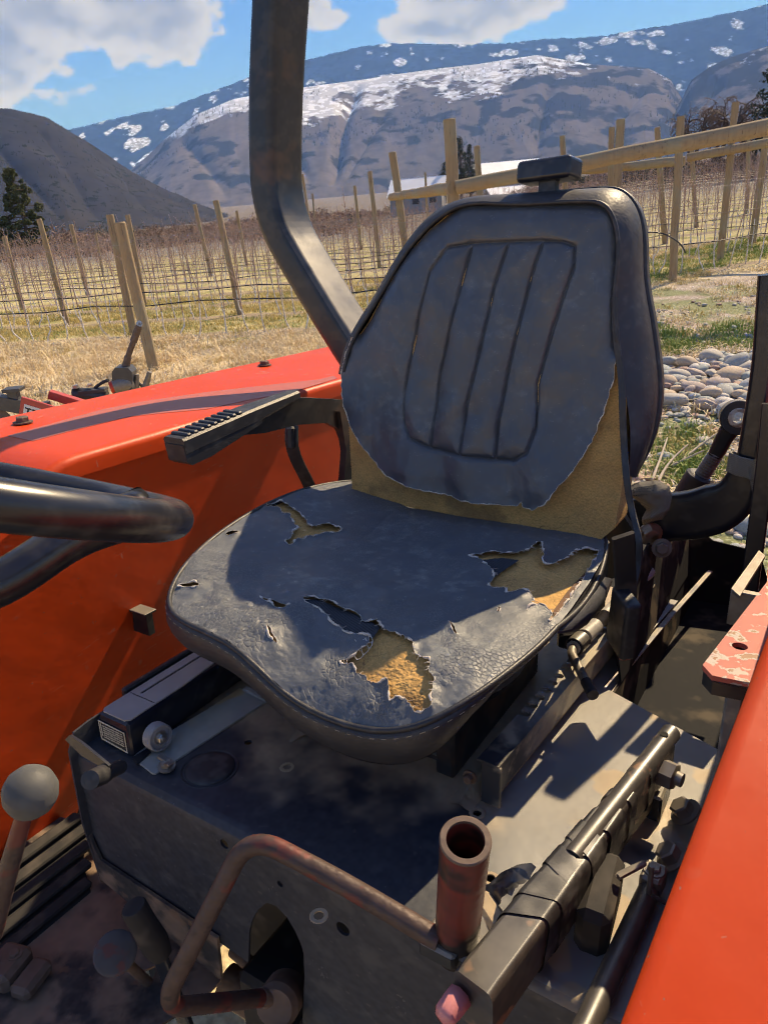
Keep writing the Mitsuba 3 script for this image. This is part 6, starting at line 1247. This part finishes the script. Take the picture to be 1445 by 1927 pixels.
# lap belt: tongue end hanging under the arm rest, webbing over the arm, buckle on its stalk
s_ = [A(p) for p in [(-0.0191,-0.42,1.4892),(-0.0147,-0.42,1.4373),(-0.0427,-0.42,1.3755),(-0.0722,-0.42,1.2911)]]
LB = tp('lap_belt', sweep(spline(s_, 16), rrect(.030, .004, .0015, 3), up=[1, .3, 0]), 'black_plastic', 30, 'black belt end hanging below the arm rest')
tp('belt_cover', obox((s_[0] + s_[1]) / 2, frame(s_[1] - s_[0], [1, .3, 0]), [.018, .008, .024], .004), 'black_plastic', 30, parent=LB)
bks = [A(p) for p in [(0.1561,0.335,1.4373),(0.1272,0.335,1.3732),(0.1019,0.335,1.3034)]]
BU = tp('belt_buckle', rbox(A([(0.129,0.34,1.2827)][0]), frame(unit(A([.05, .05, 1.])), [.55, -.75, 0]) @ A([[0, 1, 0], [1, 0, 0], [0, 0, -1.]]), [.033, .013, .050], .007), 'black_plastic', 40, 'black belt buckle hanging beside the cushion')
tp('stalk', sweep(spline(bks, 12), rrect(.034, .007, .003, 3), up=[.8, .6, 0]), 'dark_rubber', 30, parent=BU)
fxb = frame(unit(A([.05, .05, 1.])), [.55, -.75, 0]) @ A([[0, 1, 0], [1, 0, 0], [0, 0, -1.]])
tp('release_button', rbox(A([(0.129,0.34,1.2827)][0]) + fxb @ A([0, 0, .0475]), fxb, [.027, .0095, .0055], .003), 'buckle_red', 30, 'dull red release edge of the buckle', BU)
def drape(P, w_, th, seed, name, label):
    q = spline(P, 40); rng = np.random.default_rng(seed)
    return q
WP = Polygon([q[1:] for q in [(-0.2,0.2341,1.3735),(-0.2,0.2489,1.393),(-0.2,0.2659,1.404),(-0.2,0.3004,1.4121),(-0.2,0.3203,1.4036),(-0.2,0.3277,1.3859),(-0.2,0.3265,1.3583),(-0.2,0.3151,1.3349),(-0.2,0.2942,1.3269),(-0.2,0.2798,1.3089),(-0.2,0.2795,1.3363),(-0.2,0.2842,1.3512),(-0.2,0.2732,1.3645),(-0.2,0.2565,1.3727)]])
def wfn(p):
    y, z = p[:, 0], p[:, 1]; e = A([WP.exterior.distance(Point(q)) for q in p])
    return np.stack([-.205 + .020 * np.clip(e / .016, 0, 1) ** .6 + .012 * (nfbm(np.stack([y * 55, z * 55, 0 * y], -1), 3, 5) - .5) + .006 * np.sin((y * .7 - z) * 170) * np.clip((1.372 - z) / .02, 0, 1), y, z], 1)
wm, _ = sheet(WP, wfn, .0035)
wm2 = wm.copy(); wm2.vertices[:, 0] -= .006
WB = tp('belt_webbing', [wm, wm2], 'webbing', True, 'grey belt webbing folded over the arm behind the seat')
for i in range(4):
    q = [A(p) + A([.012, 0, 0]) for p in ([(-0.195,0.2506,1.3883),(-0.195,0.272,1.3937),(-0.195,0.3026,1.4003)], [(-0.195,0.2562,1.3935),(-0.195,0.2774,1.3998),(-0.195,0.3022,1.4055)], [(-0.195,0.2637,1.3988),(-0.195,0.2809,1.4045),(-0.195,0.3018,1.4096)], [(-0.195,0.2591,1.3821),(-0.195,0.2746,1.3866),(-0.195,0.2994,1.3936)])[i]]
    tp('stitching', [rod(q[0] * (1 - k / 9) + q[2] * (k / 9), q[0] * (1 - (k + .6) / 9) + q[2] * ((k + .6) / 9), .0007, n=4) for k in range(9)], 'black_lining', parent=WB)
kc, kd = A([(-0.25,0.442,1.4453)][0]), unit(A([(-0.25,0.4441,1.5125)][0]) - A([(-0.25,0.4409,1.425)][0])); kx = np.cross([1., 0, 0], kd)
kq = rrect(.058, .052, .018, 6); loop = kc + kq[:, :1] * kx + kq[:, 1:] * A([1., 0, 0]) + kd * (.010 * np.sin(np.linspace(0, 2 * np.pi, len(kq), endpoint=False) + 1))[:, None]
WK = tp('webbing_knot', sweep(loop, rrect(.005, .036, .002, 3), up=kd, closed=True), 'webbing', 40, 'grey webbing looped round the upright arm')
TP_ = Polygon([q[1:] for q in [(-0.21,0.4459,1.4585),(-0.21,0.4579,1.4716),(-0.21,0.4706,1.4771),(-0.21,0.4842,1.4616),(-0.21,0.492,1.4142),(-0.21,0.4895,1.3691),(-0.21,0.4833,1.3376),(-0.21,0.4744,1.3665),(-0.21,0.4582,1.414)]])
tm, _ = sheet(TP_, lambda p: np.stack([-.222 + .012 * np.sin((p[:, 0] * 1.0 + p[:, 1] * .3) * 90) * .5 + .010 * nfbm(np.stack([p[:, 0] * 40, p[:, 1] * 20, 0 * p[:, 0]], -1), 2, 4), p[:, 0], p[:, 1]], 1), .004)
tp('webbing_tail', tm, 'webbing', True, parent=WK)

for k in ('tractor__cushion__torn_fibres', 'tractor__cushion__fibre_lace', 'tractor__cushion__stitching', 'tractor__backrest__torn_fibres', 'tractor__control_box__label_print'): tag(k, kind='stuff')
# ---- what every part's thing is called, and what fills the scene's list
for k in [k for k in list(scene) if k.startswith('tractor__') and k.count('__') > 2]: raise ValueError(k)
